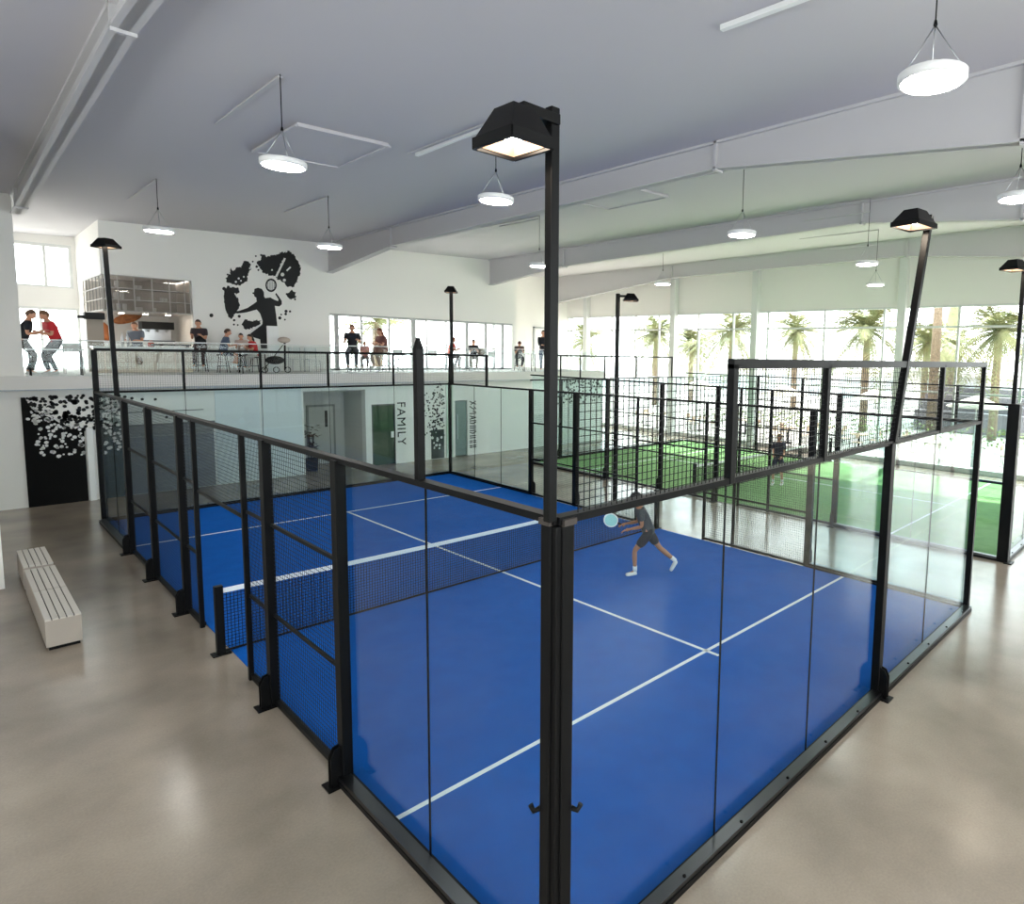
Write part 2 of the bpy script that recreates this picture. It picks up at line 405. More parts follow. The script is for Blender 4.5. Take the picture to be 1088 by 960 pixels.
# ------------------------------------------------------------------ padel courts
def wire_mesh(mb, a, b, z0, z1, cell=.05, r=.0023):
    """welded mesh in the vertical plane through a,b (2D points); z0,z1 numbers or pairs at a and b"""
    a = Vector(a); b = Vector(b); L = (b-a).length; n = max(1, round(L/cell))
    zz = lambda z, t: z if not isinstance(z, tuple) else z[0]+(z[1]-z[0])*t
    for i in range(n+1):
        t = i/n; p = a.lerp(b, t); mb.bar((p.x, p.y, zz(z0, t)), (p.x, p.y, zz(z1, t)), r*2, r*2)
    H = max(zz(z1, 0)-zz(z0, 0), zz(z1, 1)-zz(z0, 1)); k = round(H/cell)
    for j in range(k+1):
        t = j/k
        za = zz(z0, 0)+(zz(z1, 0)-zz(z0, 0))*t; zb = zz(z0, 1)+(zz(z1, 1)-zz(z0, 1))*t
        mb.bar((a.x, a.y, za), (b.x, b.y, zb), r*2, r*2)
def post(root, x, y, z1, w=.1, d=.1, foot=None, z0=0):
    """foot: outward direction (dx,dy)"""
    mb = MB(); mb.box((x-w/2, y-d/2, z0), (x+w/2, y+d/2, z1))
    o = mb.build('post', M_BLACK, root, bevel=.006)
    if foot:
        fx, fy = foot; g = MB(); sx, sy = abs(fy), abs(fx)
        for q in (-.03, .03):
            p = [Vector((x+sx*q+fx*.04, y+sy*q+fy*.04, 0)), Vector((x+sx*q+fx*.15, y+sy*q+fy*.15, 0)), Vector((x+sx*q+fx*.15, y+sy*q+fy*.15, .3)), Vector((x+sx*q+fx*.11, y+sy*q+fy*.11, .38)), Vector((x+sx*q+fx*.04, y+sy*q+fy*.04, .4))]
            g.prism(p, (sx*.012, sy*.012, 0))
        g.box((x-sx*.09+min(0,fx*.2), y-sy*.09+min(0,fy*.2), 0), (x+sx*.09+max(0,fx*.2), y+sy*.09+max(0,fy*.2), .015))
        g.build('foot_plate', M_BLACK, root)
    return o
def bolts(mb, pts, r=.014):
    for p in pts: mb.ell(p, (r, r, r), 6, 4)
def side_fence(label, x, s, ys, H, spec, wr=.0018):
    """fence along y at x; s=outward x sign; spec list of (kind,y0,y1); H(y) height"""
    root = thing('court_fence', label, 'court fence', (x, ys[0], 0))
    xo = x + s*.07
    tr = MB(); tr.bar((xo-s*.02, ys[0]-.07, H(ys[0])), (xo-s*.02, ys[1]+.05, H(ys[1])), .09, .05); tr.build('top_rail', M_BLACK, root, bevel=.004)
    for kind, a, b in spec:
        if kind == 'glass':
            br = MB(); br.box((x+s*.0, a, 0), (x+s*.16, b, .05)); br.box((x+s*.03, a, .05), (x+s*.10, b, .085))
            br.build('base_rail', M_BLACK, root)
            MB().box((x+s*.045, a, .05), (x+s*.155, b, .092)).build('rail_ledge', M_LEDGE, root)
            n = max(1, round((b-a)/1.7)); sl_ = MB()
            for i in range(1, n): u = a+(b-a)*i/n; sl_.box((x+s*.028, u-.004, .06), (x+s*.044, u+.004, H(u)-.02))
            if n > 1: sl_.build('joint_seal', M_WIRE, root)
            for i in range(n):
                u, v = a+(b-a)*i/n+.004, a+(b-a)*(i+1)/n-.004
                g = MB(); g.hexa([(x+s*.03,u,.06),(x+s*.042,u,.06),(x+s*.042,v,.06),(x+s*.03,v,.06),(x+s*.03,u,H(u)-.02),(x+s*.042,u,H(u)-.02),(x+s*.042,v,H(v)-.02),(x+s*.03,v,H(v)-.02)])
                g.build('glass_panel', M_GLASS, root)
        elif kind in ('mesh', 'narrow'):
            m_ = MB(); wire_mesh(m_, (xo-s*.03, a), (xo-s*.03, b), .06, (H(a), H(b)), r=wr); o = m_.build('mesh_panel', M_WIRE, root)
            br = MB(); br.box((xo-s*.05, a, .02), (xo+s*.01, b, .07))
            br.build('base_rail', M_BLACK, root)
            for f in (.35, .69):
                MB().bar((xo-s*.02, a, H(a)*f), (xo-s*.02, b, H(b)*f), .03, .035).build('crossbar', M_BLACK, root)
        elif kind == 'open':
            m_ = MB(); z = 2.12; wire_mesh(m_, (xo-s*.03, a), (xo-s*.03, b), z, (H(a), H(b)), r=wr); m_.build('mesh_panel', M_WIRE, root)
            MB().bar((xo-s*.02, a, z), (xo-s*.02, b, z), .03, .04).build('crossbar', M_BLACK, root)
        elif kind == 'post': post(root, xo, a, H(a), .1, b, (s, 0))
        elif kind == 'thin': post(root, xo, a, H(a), .06, .06)
    return root
def end_fence(label, y, s, x0, x1, H, joints, posts, ext=None, Hx=1.0, corner=.12, mesh_low=None, fw=.07, wr=.0023):
    """glass back wall along x at y; s = outward y sign; ext=(list of x posts) for the mesh frame above"""
    root = thing('court_fence', label, 'court fence', (x0, y, 0))
    yo = y+s*.07
    MB().bar((x0-.07, yo-s*.02, H), (x1+.07, yo-s*.02, H), .09, .05).build('top_rail', M_BLACK, root, bevel=.004)
    br = MB(); br.box((x0, y, 0), (x1, y+s*.17, .05)); br.box((x0, y+s*.03, .05), (x1, y+s*.10, .085)); br.build('base_rail', M_BLACK, root)
    MB().box((x0, y+s*.045, .05), (x1, y+s*.16, .092)).build('rail_ledge', M_LEDGE, root)
    bo = MB(); n = int((x1-x0)/.8)
    bolts(bo, [(x0+(x1-x0)*(i+.5)/n, y+s*.13, .095) for i in range(n)], .018); bo.build('bolts', M_BLACK, root)
    js = [x0]+joints+[x1]
    for u, v in zip(js, js[1:]):
        MB().box((u+.005, y+s*.03, .06), (v-.005, y+s*.042, H-.02)).build('glass_panel', M_GLASS, root)
    for x in posts: post(root, x, yo, H, .12, .1, (0, s))
    for x in joints: MB().box((x-.004, y+s*.028, .06), (x+.004, y+s*.044, H-.02)).build('joint_seal', M_WIRE, root)
    if ext:
        t = H+Hx
        e = MB(); e.bar((ext[0]-fw/2, yo, t), (ext[-1]+fw/2, yo, t), fw, fw+.01); e.build('frame_rail', M_BLACK, root)
        for x in ext: post(root, x, yo, t, fw, fw, None, H-.02)
        m_ = MB(); wire_mesh(m_, (ext[0], yo), (ext[-1], yo), H, t, r=wr); m_.build('mesh_panel', M_WIRE, root)
    if mesh_low:
        m_ = MB(); wire_mesh(m_, (mesh_low[0], yo), (mesh_low[1], yo), H, t-.1); m_.build('mesh_panel', M_WIRE, root)
    return root

# ---- blue court
W, LN = 9.13, 16.56
HN, HF = 3.27, 3.11
Hb = lambda y: HN+(HF-HN)*y/LN
court = thing('padel_court', 'bright blue turf court with a white net-court line layout, enclosed by glass', 'court', (0,0,0))
MB().box((0,0,0), (W,LN,.012)).build('turf', M_BLUE, court)
def line(root, a, b, w=.055, z=.012):
    mb = MB(); mb.bar((a[0],a[1],z+.001), (b[0],b[1],z+.001), w, .004); return mb.build('court_line', M_LINE, root)
Y1, Y2 = 2.22, 13.66
line(court, (0.02,Y1+.04), (W-.02,Y1-.04)); line(court, (.02,Y2+.1), (W-.02,Y2-.1)); line(court, (4.70,Y1-.22), (4.42,Y2))
# near end wall
nf = end_fence('near glass end wall of the blue court with a leaning floodlight pole on it', 0, -1, 0, W, HN, [1.78, 3.45, 5.25, 7.06], [5.25], [1.78, 3.45, 7.06, W+.06], .97, mesh_low=(.1, 1.7))
ff = end_fence('far glass end wall of the blue court below the café terrace', LN, 1, 0, W, HF, [1.67, 3.42, 5.2, 7.2], [], [-.02, 1.67, 3.42, 5.2, 7.2, W+.06], 1.0, fw=.055, wr=.0013)
m_ = MB(); wire_mesh(m_, (W+.06, LN), (W+.06, 14.45), HF, HF+1, r=.0013); m_.build('mesh_panel', M_WIRE, ff)
MB().bar((W+.06, LN+.05, HF+1), (W+.06, 14.4, HF+1), .06, .07).build('frame_rail', M_BLACK, ff); post(ff, W+.06, 14.42, HF+1, .07, .07, None, HF)
lf = side_fence('long side fence of the blue court facing the slatted bench', 0, -1, (0, LN), Hb,
    [('glass',0,3.14),('post',3.14,.13),('mesh',3.14,5.14),('post',5.14,.13),('narrow',5.14,5.98),('thin',5.98,0),('open',5.98,8.22),('thin',8.22,0),('narrow',8.22,9.04),
     ('post',9.04,.13),('mesh',9.04,11.18),('post',11.18,.13),('mesh',11.18,13.29),('post',13.29,.16),('glass',13.29,LN)])
rf = side_fence('long side fence of the blue court between the two courts', W, 1, (0, LN), Hb,
    [('glass',0,3.0),('post',3.0,.13),('mesh',3.0,4.85),('thin',4.85,0),('narrow',4.85,5.67),('thin',5.67,0),('open',5.67,7.83),('thin',7.83,0),('narrow',7.83,8.3),
     ('mesh',8.3,10.17),('post',10.17,.13),('mesh',10.17,12.15),('post',12.15,.13),('glass',12.15,LN)])
# corner posts
cp = thing('corner_post', 'thick black corner post of the blue court with two small hooks', 'post', (0,0,0))
mb = MB(); mb.box((-.115,-.06,0), (-.03,.035,HN-.03)); mb.box((-.06,-.115,0), (.035,-.03,HN-.03)); mb.box((-.10,-.10,0), (-.03,-.03,HN-.03))
mb.build('column', M_BLACK, cp, bevel=.008)
mb = MB(); mb.box((-.12,-.05,HN-.03), (-.015,.05,HN+.01)); mb.box((-.05,-.12,HN-.03), (.05,-.015,HN+.01)); mb.build('cap', mat('worn_black_metal', (60,54,50), .35), cp)
for sx, sy in ((-1,.04),(0,0)):
    pass
h1 = MB(); h1.tube([(-.11,.03,1.35),(-.14,.06,1.33),(-.15,.08,1.37)], .018, 8); h1.build('hook', M_BLACK, cp)
h1 = MB(); h1.tube([(.03,-.11,1.35),(.06,-.14,1.33),(.08,-.15,1.37)], .018, 8); h1.build('hook', M_BLACK, cp)
for nm, lab, x, y, h in (('corner_post','slim black corner post of the blue court beside the speckled black door',-.06,LN+.06,HF+1),
                      ('corner_post','slim black corner post of the blue court under the arched floodlight',W+.06,LN+.06,HF+.05),
                      ('corner_post','slim black corner post of the blue court standing by the green court corner',W+.06,-.06,HN)):
    tag(MB().box((x-.045,y-.045,0),(x+.045,y+.045,h)).build(nm, M_BLACK, None, .005), lab, 'post')
sp = MB(); sp.box((-.09,1.58,HN-.02),(-.03,1.64,4.3)); sp.hexa([(-.09,1.58,4.3),(-.03,1.58,4.3),(-.03,1.64,4.3),(-.09,1.64,4.3),(-.07,1.6,4.39),(-.05,1.6,4.39),(-.05,1.62,4.39),(-.07,1.62,4.39)])
tag(sp.build('stub_post', M_BLACK), 'short pointed black post standing up from the glass wall rail', 'post')
# net
def net(label, x0, x1, y, rows=19):
    t = thing('court_net', label, 'net', (x0, y, 0))
    for x in (x0, x1):
        mb = MB(); mb.box((x-.05,y-.04,0),(x+.05,y+.04,.98)); mb.box((x-.11,y-.08,0),(x+.11,y+.08,.015)); mb.build('net_post', M_BLACK, t)
    h = lambda f: .90-.04*math.sin(PI*f)
    n = 22; tp = MB()
    for i in range(n):
        a, b = i/n, (i+1)/n; xa, xb = x0+.05+(x1-x0-.1)*a, x0+.05+(x1-x0-.1)*b
        tp.bar((xa,y,h(a)+.0), (xb,y,h(b)+.0), .02, .065)
    tp.build('tape', M_LINE, t)
    nm = MB(); k = int((x1-x0)/.045)
    for i in range(k+1):
        f = i/k; x = x0+.05+(x1-x0-.1)*f; nm.bar((x,y,.04),(x,y,h(f)), .006, .006)
    for j in range(rows):
        for i in range(n):
            a, b = i/n, (i+1)/n; z = lambda f: .04+(h(f)-.06)*j/(rows-1)
            nm.bar((x0+.05+(x1-x0-.1)*a,y,z(a)), (x0+.05+(x1-x0-.1)*b,y,z(b)), .006, .006)
    nm.build('mesh', M_WIRE, t)
    MB().bar((x0+.05,y,.035),(x1-.05,y,.035), .014, .03).build('bottom_cord', M_WIRE, t)
    return t
net('black net with a white tape across the blue court', -.13, W-.02, 7.05)

# ---- green court
GX0, GX1, GY0, GY1, HG = 12.66, 22.0, .2, 16.5, 3.38
gc = thing('padel_court', 'green turf court by the palm windows, partly in sunlight', 'court', (GX0,GY0,0))
MB().box((GX0,GY0,0), (GX1,GY1,.012)).build('turf', M_GREEN, gc)
line(gc, (GX0+.02,2.7), (GX1-.02,2.7)); line(gc, (GX0+.02,13.9), (GX1-.02,13.9)); line(gc, (17.3,2.5), (17.3,14.1))
Hg = lambda y: HG
gspec = [('glass',GY0,4.05),('post',4.05,.13),('mesh',4.05,6.0),('thin',6.0,0),('narrow',6.0,7.0),('thin',7.0,0),('open',7.0,7.78),('post',7.78,.1),('mesh',7.78,9.94),('post',9.94,.13),('mesh',9.94,12.37),('post',12.37,.13),('glass',12.37,GY1)]
side_fence('long side fence of the green court facing the blue court', GX0, -1, (GY0, GY1), Hg, gspec, wr=.0014)
gs2 = [('glass',GY0,4.0),('post',4.0,.1),('mesh',4.0,6.0),('post',6.0,.1),('open',6.0,10.2),('post',10.2,.1),('mesh',10.2,12.4),('post',12.4,.1),('glass',12.4,GY1)]
side_fence('long side fence of the green court along the palm windows', GX1, 1, (GY0, GY1), Hg, gs2, wr=.0013)
end_fence('near glass end wall of the green court, cut off by the picture edge', GY0, -1, GX0, GX1, HG, [14.5,16.3,18.1,19.9], [16.3,19.9], None)
end_fence('far glass end wall of the green court with a mesh frame above', GY1, 1, GX0, GX1, HG-.2, [14.5,16.3,18.1,19.9], [14.1], [13.3, 14.08, 15.13, 16.53, 18.5, 21.0], .95, fw=.05, wr=.0012)
tag(MB().box((GX0-.17,GY0-.17,0),(GX0+.05,GY0+.05,HG+.03)).box((GX0-.24,GY0-.26,0),(GX0+.02,GY0-.1,.02)).build('corner_post', M_BLACK, None, .006), 'thick black corner post of the green court carrying a floodlight', 'post')
net('net across the green court seen through two layers of wire', GX0+.1, GX1-.1, 8.7, 12)

# ------------------------------------------------------------------ floodlights
def floodlight(label, base, top, ang, w=.10, L=.62, Wd=.42, drop=.03, arm=.12):
    """base/top of the pole; head points along horizontal angle ang from the pole top"""
    base = Vector(base); top = Vector(top)
    t = thing('floodlight', label, 'floodlight', base)
    MB().bar(base, top, w, w, up=(0,1,0)).build('pole', M_BLACK, t, bevel=.006)
    d = Vector((math.cos(ang), math.sin(ang), 0)); s = Vector((-d.y, d.x, 0)); u = Vector((0,0,1))
    o = top + u*(-.07)
    MB().bar(o-d*.02, o+d*(arm+.14), .1, .06).build('arm', M_BLACK, t, bevel=.005)
    c = o + d*(arm+.04+L/2) - u*drop
    q = lambda a, b, z: c+d*a+s*b+u*z
    hd = MB(); a, b = L/2, Wd/2
    ring = [q(-a,-b,-.1),q(a,-b,-.1),q(a,b,-.1),q(-a,b,-.1)]
    ring1 = [q(-a,-b,-.055),q(a,-b,-.055),q(a,b,-.055),q(-a,b,-.055)]
    top4 = [q(-a*.55,-b*.5,.11),q(a*.45,-b*.5,.11),q(a*.45,b*.5,.11),q(-a*.55,b*.5,.11)]
    n = len(hd.v); hd.v += [tuple(p) for p in ring1+top4]
    hd.face((n+4,n+5,n+6,n+7))
    for i in range(4): hd.face((n+i,n+(i+1)%4,n+4+(i+1)%4,n+4+i))
    for i in range(4):
        p0, p1 = ring[i], ring[(i+1) % 4]; mid = (p0+p1)/2
        hd.bar(Vector(p0)+u*.022, Vector(p1)+u*.022, .02, .06)
    h = hd.build('lamp_head', M_BLACK, t)
    r = MB(); n = 0
    r.v += [tuple(q(x,y,z)) for x, y, z in ((-a+.015,-b+.015,-.09),(a-.015,-b+.015,-.09),(a-.015,b-.015,-.09),(-a+.015,b-.015,-.09),(-a*.62,-b*.62,-.03),(a*.62,-b*.62,-.03),(a*.62,b*.62,-.03),(-a*.62,b*.62,-.03))]
    for i in range(4): r.face((i,(i+1)%4,4+(i+1)%4,4+i))
    r.build('reflector', M_REFL, h)
    p = MB(); p.v += [tuple(q(x*a*.62,y*b*.62,-.031)) for x, y in ((-1,-1),(1,-1),(1,1),(-1,1))]; p.face((0,1,2,3))
    p.build('light_panel', M_FLOOD, h)
    return t
floodlight('floodlight on the near corner post of the blue court, with a big slanted black head', (-.11,-.05,HN), (-.11,-.05,5.70), PI, .062, .27, .35, arm=.10, drop=.12)
floodlight('floodlight on a pole leaning away above the glass end wall', (5.33,-.07,HN), (6.12,-.07,6.15), math.radians(172), .085, .46, .36)
floodlight('floodlight on the corner of the green court, with a dark angular head', (GX0-.02,GY0-.02,HG), (GX0-.02,GY0-.02,6.35), math.radians(165), .08, .46, .36)
floodlight('floodlight rising in front of the kitchen counter, above the blue court corner', (.3,LN-.1,2.9), (.24,LN-.1,6.66), math.radians(-60), .095, .42, .36, arm=-.2)
floodlight('floodlight with an arched cap on the far corner of the blue court', (W+.17,LN+.1,3.1), (W+.17,LN+.1,6.4), math.radians(-130), .09, .42, .36, arm=-.25)
floodlight('thin floodlight standing on the floor between the two courts', (10.35,9.74,0), (10.35,9.74,5.95), math.radians(-40), .09, .4, .3)

# ------------------------------------------------------------------ slatted benches
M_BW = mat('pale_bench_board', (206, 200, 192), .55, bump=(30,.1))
def bench(label, y0, y1, group=None):
    x0, x1 = -1.76, -1.37
    t = thing('slatted_bench', label, 'bench', ((x0+x1)/2, y0, 0))
    MB().box((x0+.03,y0+.03,0),(x1-.03,y1-.03,.05)).build('plinth', M_BLACK, t)
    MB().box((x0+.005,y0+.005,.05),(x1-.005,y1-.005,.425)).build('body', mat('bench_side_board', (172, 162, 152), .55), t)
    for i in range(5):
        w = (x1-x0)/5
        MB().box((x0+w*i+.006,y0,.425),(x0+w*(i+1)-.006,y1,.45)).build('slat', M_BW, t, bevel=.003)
    MB().box((x0+.02,y0+.02,.42),(x1-.02,y1-.02,.432)).build('gap_board', M_INK, t)
bench('pale slatted bench block at the open floor end of the row of three', 8.80, 10.28)
bench('middle pale slatted bench block of the row of three', 10.30, 11.70)
bench('pale slatted bench block standing slightly apart, by the speckled door', 11.90, 13.17)

# ------------------------------------------------------------------ wall graphics
def blob(cx, cz, r, y, n=7, jit=.35):
    return [Vector((cx+r*(1+random.uniform(-jit,jit))*math.cos(2*PI*i/n+.3), y, cz+r*(1+random.uniform(-jit,jit))*math.sin(2*PI*i/n+.3))) for i in range(n)]
def decal(name, parent, polys, mt, dy=-.006):
    mb = MB()
    for p in polys: mb.prism(p, (0, dy, 0))
    return mb.build(name, mt, parent)
mural = thing('wall_mural_painting', 'black mural of a padel player with splashes on the white café wall', 'mural', (4.6, YW, 4.0))
Z7 = lambda X, Y: at(220+X/8.345, 255+Y/8.345, 'y', YW-.001)
def tri(poly):   # outline given in the photograph's wall crop, laid on the wall plane
    return [Z7(*p) for p in poly]
def rag(poly, j=9, step=10):
    out = []
    for i in range(len(poly)):
        a = Vector(poly[i]); b = Vector(poly[(i+1) % len(poly)]); k = max(1, int((b-a).length/step))
        for q in range(k):
            p = a.lerp(b, q/k); out.append((p.x+random.uniform(-j,j), p.y+random.uniform(-j,j)))
    return tri(out)
body = [(420,432),(450,422),(485,432),(504,462),(505,498),(515,514),(560,508),(600,530),(630,540),(633,525),(605,480),(612,468),(640,505),(662,540),(662,570),(640,588),(600,582),(612,660),(622,760),(605,840),(540,842),(538,960),(478,960),(470,880),(380,850),(395,800),(450,765),(490,745),(492,715),(470,650),(440,615),(350,640),(270,650),(240,645),(238,632),(280,628),(360,600),(420,560),(440,545),(436,510),(420,500),(415,480),(402,474),(402,464),(416,462)]
decal('player_silhouette', mural, [tri(body)], M_INK)
splash = [
 rag([(165,345),(210,300),(200,255),(240,270),(270,240),(300,240),(320,190),(345,180),(385,210),(390,260),(360,320),(350,370),(300,400),(270,400),(230,390),(190,385)]),
 rag([(150,440),(185,405),(240,420),(280,420),(285,460),(262,480),(280,540),(290,580),(270,620),(215,700),(190,680),(160,600),(150,520)], 4),
 rag([(440,190),(475,170),(480,120),(500,125),(520,145),(575,135),(610,140),(640,110),(700,105),(740,95),(770,125),(800,180),(825,230),(825,300),(800,370),(770,410),(715,415),(690,380),(625,345),(610,330),(650,250),(700,170),(685,155),(610,310),(590,320),(520,300),(470,260)]),
 rag([(700,480),(740,440),(780,470),(785,510),(760,525),(720,515)], 9, 10),
 rag([(305,740),(340,705),(380,720),(430,710),(475,715),(470,745),(400,780),(370,795),(330,790)], 8, 10)]
decal('splash', mural, splash, M_INK)
ring = MB()
for i in range(28):
    a, b = 2*PI*i/28, 2*PI*(i+1)/28
    f = lambda r, t: Z7(567+50*r*math.cos(t), 400+60*r*math.sin(t))
    ring.prism([f(1,a), f(1,b), f(.74,b), f(.74,a)], (0,-.006,0))
ring.build('racket_ring', M_INK, mural)
g_ = MB()
for q in (-30,-15,0,15,30):
    for a, b in (((q,-50),(q,50)),((-42,q*1.2),(42,q*1.2))):
        k_ = math.sqrt(max(0,1-(q/50)**2)); p_ = Z7(567+a[0]*(k_ if a[0] != q else 1), 400+a[1]*(k_ if a[0] == q else 1)); p2_ = Z7(567+b[0]*(k_ if a[0] != q else 1), 400+b[1]*(k_ if a[0] == q else 1))
        g_.bar(p_, p2_, .012, .006)
g_.build('racket_strings', M_INK, mural)
dots = []
for X, Y, r in ((38,667,18),(432,142,8),(405,190,8),(440,235,12),(455,265,9),(150,430,16),(182,305,9),(240,710,11),(238,748,9),(285,675,14),(272,752,8),(645,690,15),(657,660,8),(690,705,8),(697,655,12),(700,630,14),(735,632,10),(780,525,9),(460,190,10),(495,245,8)):
    dots.append([Z7(X+r*math.cos(2*PI*i/8), Y+r*math.sin(2*PI*i/8)) for i in range(8)])
decal('splash_drops', mural, dots, M_INK)
wd = []
for X, Y, r in ((668,305,17),(685,355,14),(575,265,8),(280,340,10),(300,360,8),(255,370,10),(325,325,8),(210,410,12),(380,250,9)):
    wd.append([Z7(X+r*math.cos(2*PI*i/8), Y+r*math.sin(2*PI*i/8))+Vector((0,-.007,0)) for i in range(8)])
def stroke(X0,Y0,X1,Y1,w):
    a, b = Vector((X0,Y0)), Vector((X1,Y1)); n = (b-a).normalized(); n = Vector((-n.y,n.x))*w/2
    return [Z7(*(p))+Vector((0,-.007,0)) for p in (a-n, b-n, b+n, a+n)]
wd += [stroke(690,160,612,325,18), stroke(740,238,705,272,14), stroke(245,470,270,510,10), stroke(480,745,370,830,14)]
decal('wall_colour_marks', mural, wd, M_DOT, -.003)

def speckles(label, name, cx0, cx1, cz0, cz1, n, dens, rmin, rmax, y, mt, hexes=True):
    polys = []
    tries = 0
    while len(polys) < n and tries < n*20:
        tries += 1
        x, z = random.uniform(cx0,cx1), random.uniform(cz0,cz1)
        if random.random() > dens((x-cx0)/(cx1-cx0), (z-cz0)/(cz1-cz0)): continue
        polys.append(blob(x, z, random.uniform(rmin,rmax), y, 6, .12))
    return polys
# black door with speckle graphics
bd = thing('speckled_door', 'black wall panel with white and black speckles beside the blue court', 'wall graphic', (-.55,19.55,0))
MB().prism([(x,19.6,z) for x,z in ((-1.14,0),(.03,0),(.03,1.98),(-.2,2.0),(-.42,2.12),(-.6,2.3),(-.85,2.42),(-1.0,2.62),(-1.06,2.84),(-1.14,2.84))], (0,-.04,0)).build('panel', mat('matt_black_panel', (9,9,10), .7, spec=.15), bd)
decal('white_spots', bd, speckles('', '', -1.05, .0, 1.25, 2.6, 120, lambda u,v: (.15+.85*u)*(.35+v) if v < .65 else (.6 if u < .45 else .0), .022, .05, 19.555, M_DOT), M_DOT)
decal('black_spots', bd, speckles('', '', -1.1, .95, 1.9, 2.86, 290, lambda u,v: (1-u*.8)*(1-.35*v), .03, .055, 19.59, M_INK), M_INK)
decal('stray_spots', bd, [blob(P(px,py).x, P(px,py).z, .04, 19.59, 8, .1) for px,py in ((140,423),(151,424),(165,424),(153,436),(177,443),(201,448),(125,424),(134,428))], M_INK)
tag(MB().box((.06,19.5,0),(.2,19.6,1.98)).build('door_jamb', M_WHITE, None, .004), 'white door jamb between the speckled panel and the grey shutter', 'door jamb')
# grey slatted shutter
sh = thing('roller_shutter', 'grey slatted shutter low on the wall behind the blue court', 'shutter', (1.7,19.55,0))
mb = MB()
for i in range(13): mb.box((.45,19.545,.02+i*.148),(2.98,19.6,.16+i*.148))
mb.build('slats', mat('shutter_grey', (140,142,145), .45), sh)
MB().box((.28,19.53,0),(.45,19.6,1.98)).box((.28,19.53,1.94),(3.02,19.6,1.99)).build('surround', mat('shutter_frame', (120,122,124), .5), sh)
tag(MB().box((.9,19.57,2.33),(2.75,19.6,2.35)).build('wall_strip', mat('dark_strip', (90,88,86), .5)), 'thin dark strip on the wall above the grey shutter', 'wall strip')
for x in (3.05, 4.3):
    tag(MB().box((x,19.575,.02),(x+1.2,19.6,3.0)).build('wall_panel', mat('pale_blue_white_panel', (222,228,230), .35), None, .004), 'glossy white wall panel beside the %s' % ('grey shutter' if x < 4 else 'plant recess'), 'wall panel')
# recess door
rd = thing('recess_door', 'pale door with a slim dark window slot in the recess', 'door', (6.6,21.38,0))
MB().box((6.35,21.34,0),(7.2,21.4,2.1)).build('leaf', mat('pale_door', (204,202,196), .5), rd)
MB().box((6.9,21.32,1.35),(6.99,21.345,1.95)).build('window_slot', mat('dark_glass', (40,44,44), .2), rd)
MB().box((6.28,21.33,0),(6.35,21.4,2.17)).box((7.2,21.33,0),(7.27,21.4,2.17)).box((6.28,21.33,2.1),(7.27,21.4,2.17)).build('door_frame', mat('door_frame_grey', (150,150,146), .5), rd)
MB().tube([(6.44,21.34,1.0),(6.44,21.29,1.0),(6.55,21.29,1.0)], .01, 6).build('handle', M_STEEL, rd)
# family room glazed door
fd = thing('glazed_door', 'green tinted glass door beside the vertical FAMILY lettering', 'door', (8.28,19.65,0))
MB().box((7.88,19.64,.02),(8.68,19.655,2.2)).build('pane', mat('green_glass', (62,84,66), .08, spec=.8), fd)
MB().box((7.84,19.6,0),(7.88,19.7,2.25)).box((8.68,19.6,0),(8.72,19.7,2.25)).box((7.84,19.6,2.2),(8.72,19.7,2.25)).build('door_frame', mat('dark_grey_metal', (84,88,88), .4), fd)
MB().box((8.56,19.6,1.0),(8.66,19.64,1.22)).build('lock_plate', M_WHITE, fd)
def text_mesh(body, size, loc, rot, mt, name, ext=.006):
    cu = bpy.data.curves.new(name, 'FONT'); cu.body = body; cu.size = size; cu.extrude = ext; cu.align_x = 'LEFT'; cu.space_character = 1.12
    o = bpy.data.objects.new(name, cu); COL.objects.link(o)
    bpy.context.view_layer.update()
    me = bpy.data.meshes.new_from_object(o.evaluated_get(bpy.context.evaluated_depsgraph_get()))
    bpy.data.objects.remove(o); me.materials.clear(); me.materials.append(mt)
    p = bpy.data.objects.new(name, me); COL.objects.link(p); p.location = loc; p.rotation_euler = rot
    return p
fl = text_mesh('FAMILY', .46, (8.80,19.59,2.32), (PI/2, PI/2, 0), M_INK, 'wall_lettering')
tag(fl, 'vertical black FAMILY lettering on the white wall by the green door', 'lettering')
# second speckled panel and teal door
sd = thing('speckled_panel', 'dark narrow panel dissolving upward into black spots on the white wall', 'wall graphic', (10.4,19.57,0))
decal('black_spots', sd, speckles('', '', 9.65, 10.72, .9, 2.95, 190, lambda u,v: (u**1.3)*(1.15-.75*v)+.08, .02, .045, 19.595, M_INK), M_INK)
MB().box((10.15,19.585,.02),(10.70,19.6,1.15)).build('panel', mat('dark_green_panel', (30,42,40), .4), sd)
decal('white_spots', sd, speckles('', '', 10.18, 10.66, .3, 1.1, 14, lambda u,v: .6, .02, .06, 19.58, M_DOT), M_DOT)
tag(MB().box((10.8,19.56,.02),(11.08,19.6,2.9)).build('pale_green_pane', mat('pale_green_glass', (196,212,198), .15), None), 'narrow pale green glass strip beside the dissolving spot panel', 'glass panel')
td = thing('teal_door', 'grey teal door with a slim handle beside the slanted vertical lettering', 'door', (11.48,19.66,0))
MB().box((11.22,19.64,.02),(11.74,19.68,2.22)).build('leaf', mat('teal_grey', (118,134,132), .35), td)
MB().box((11.3,19.61,.7),(11.33,19.64,1.7)).build('handle', M_STEEL, td)
gl = MB()
zc = 2.2
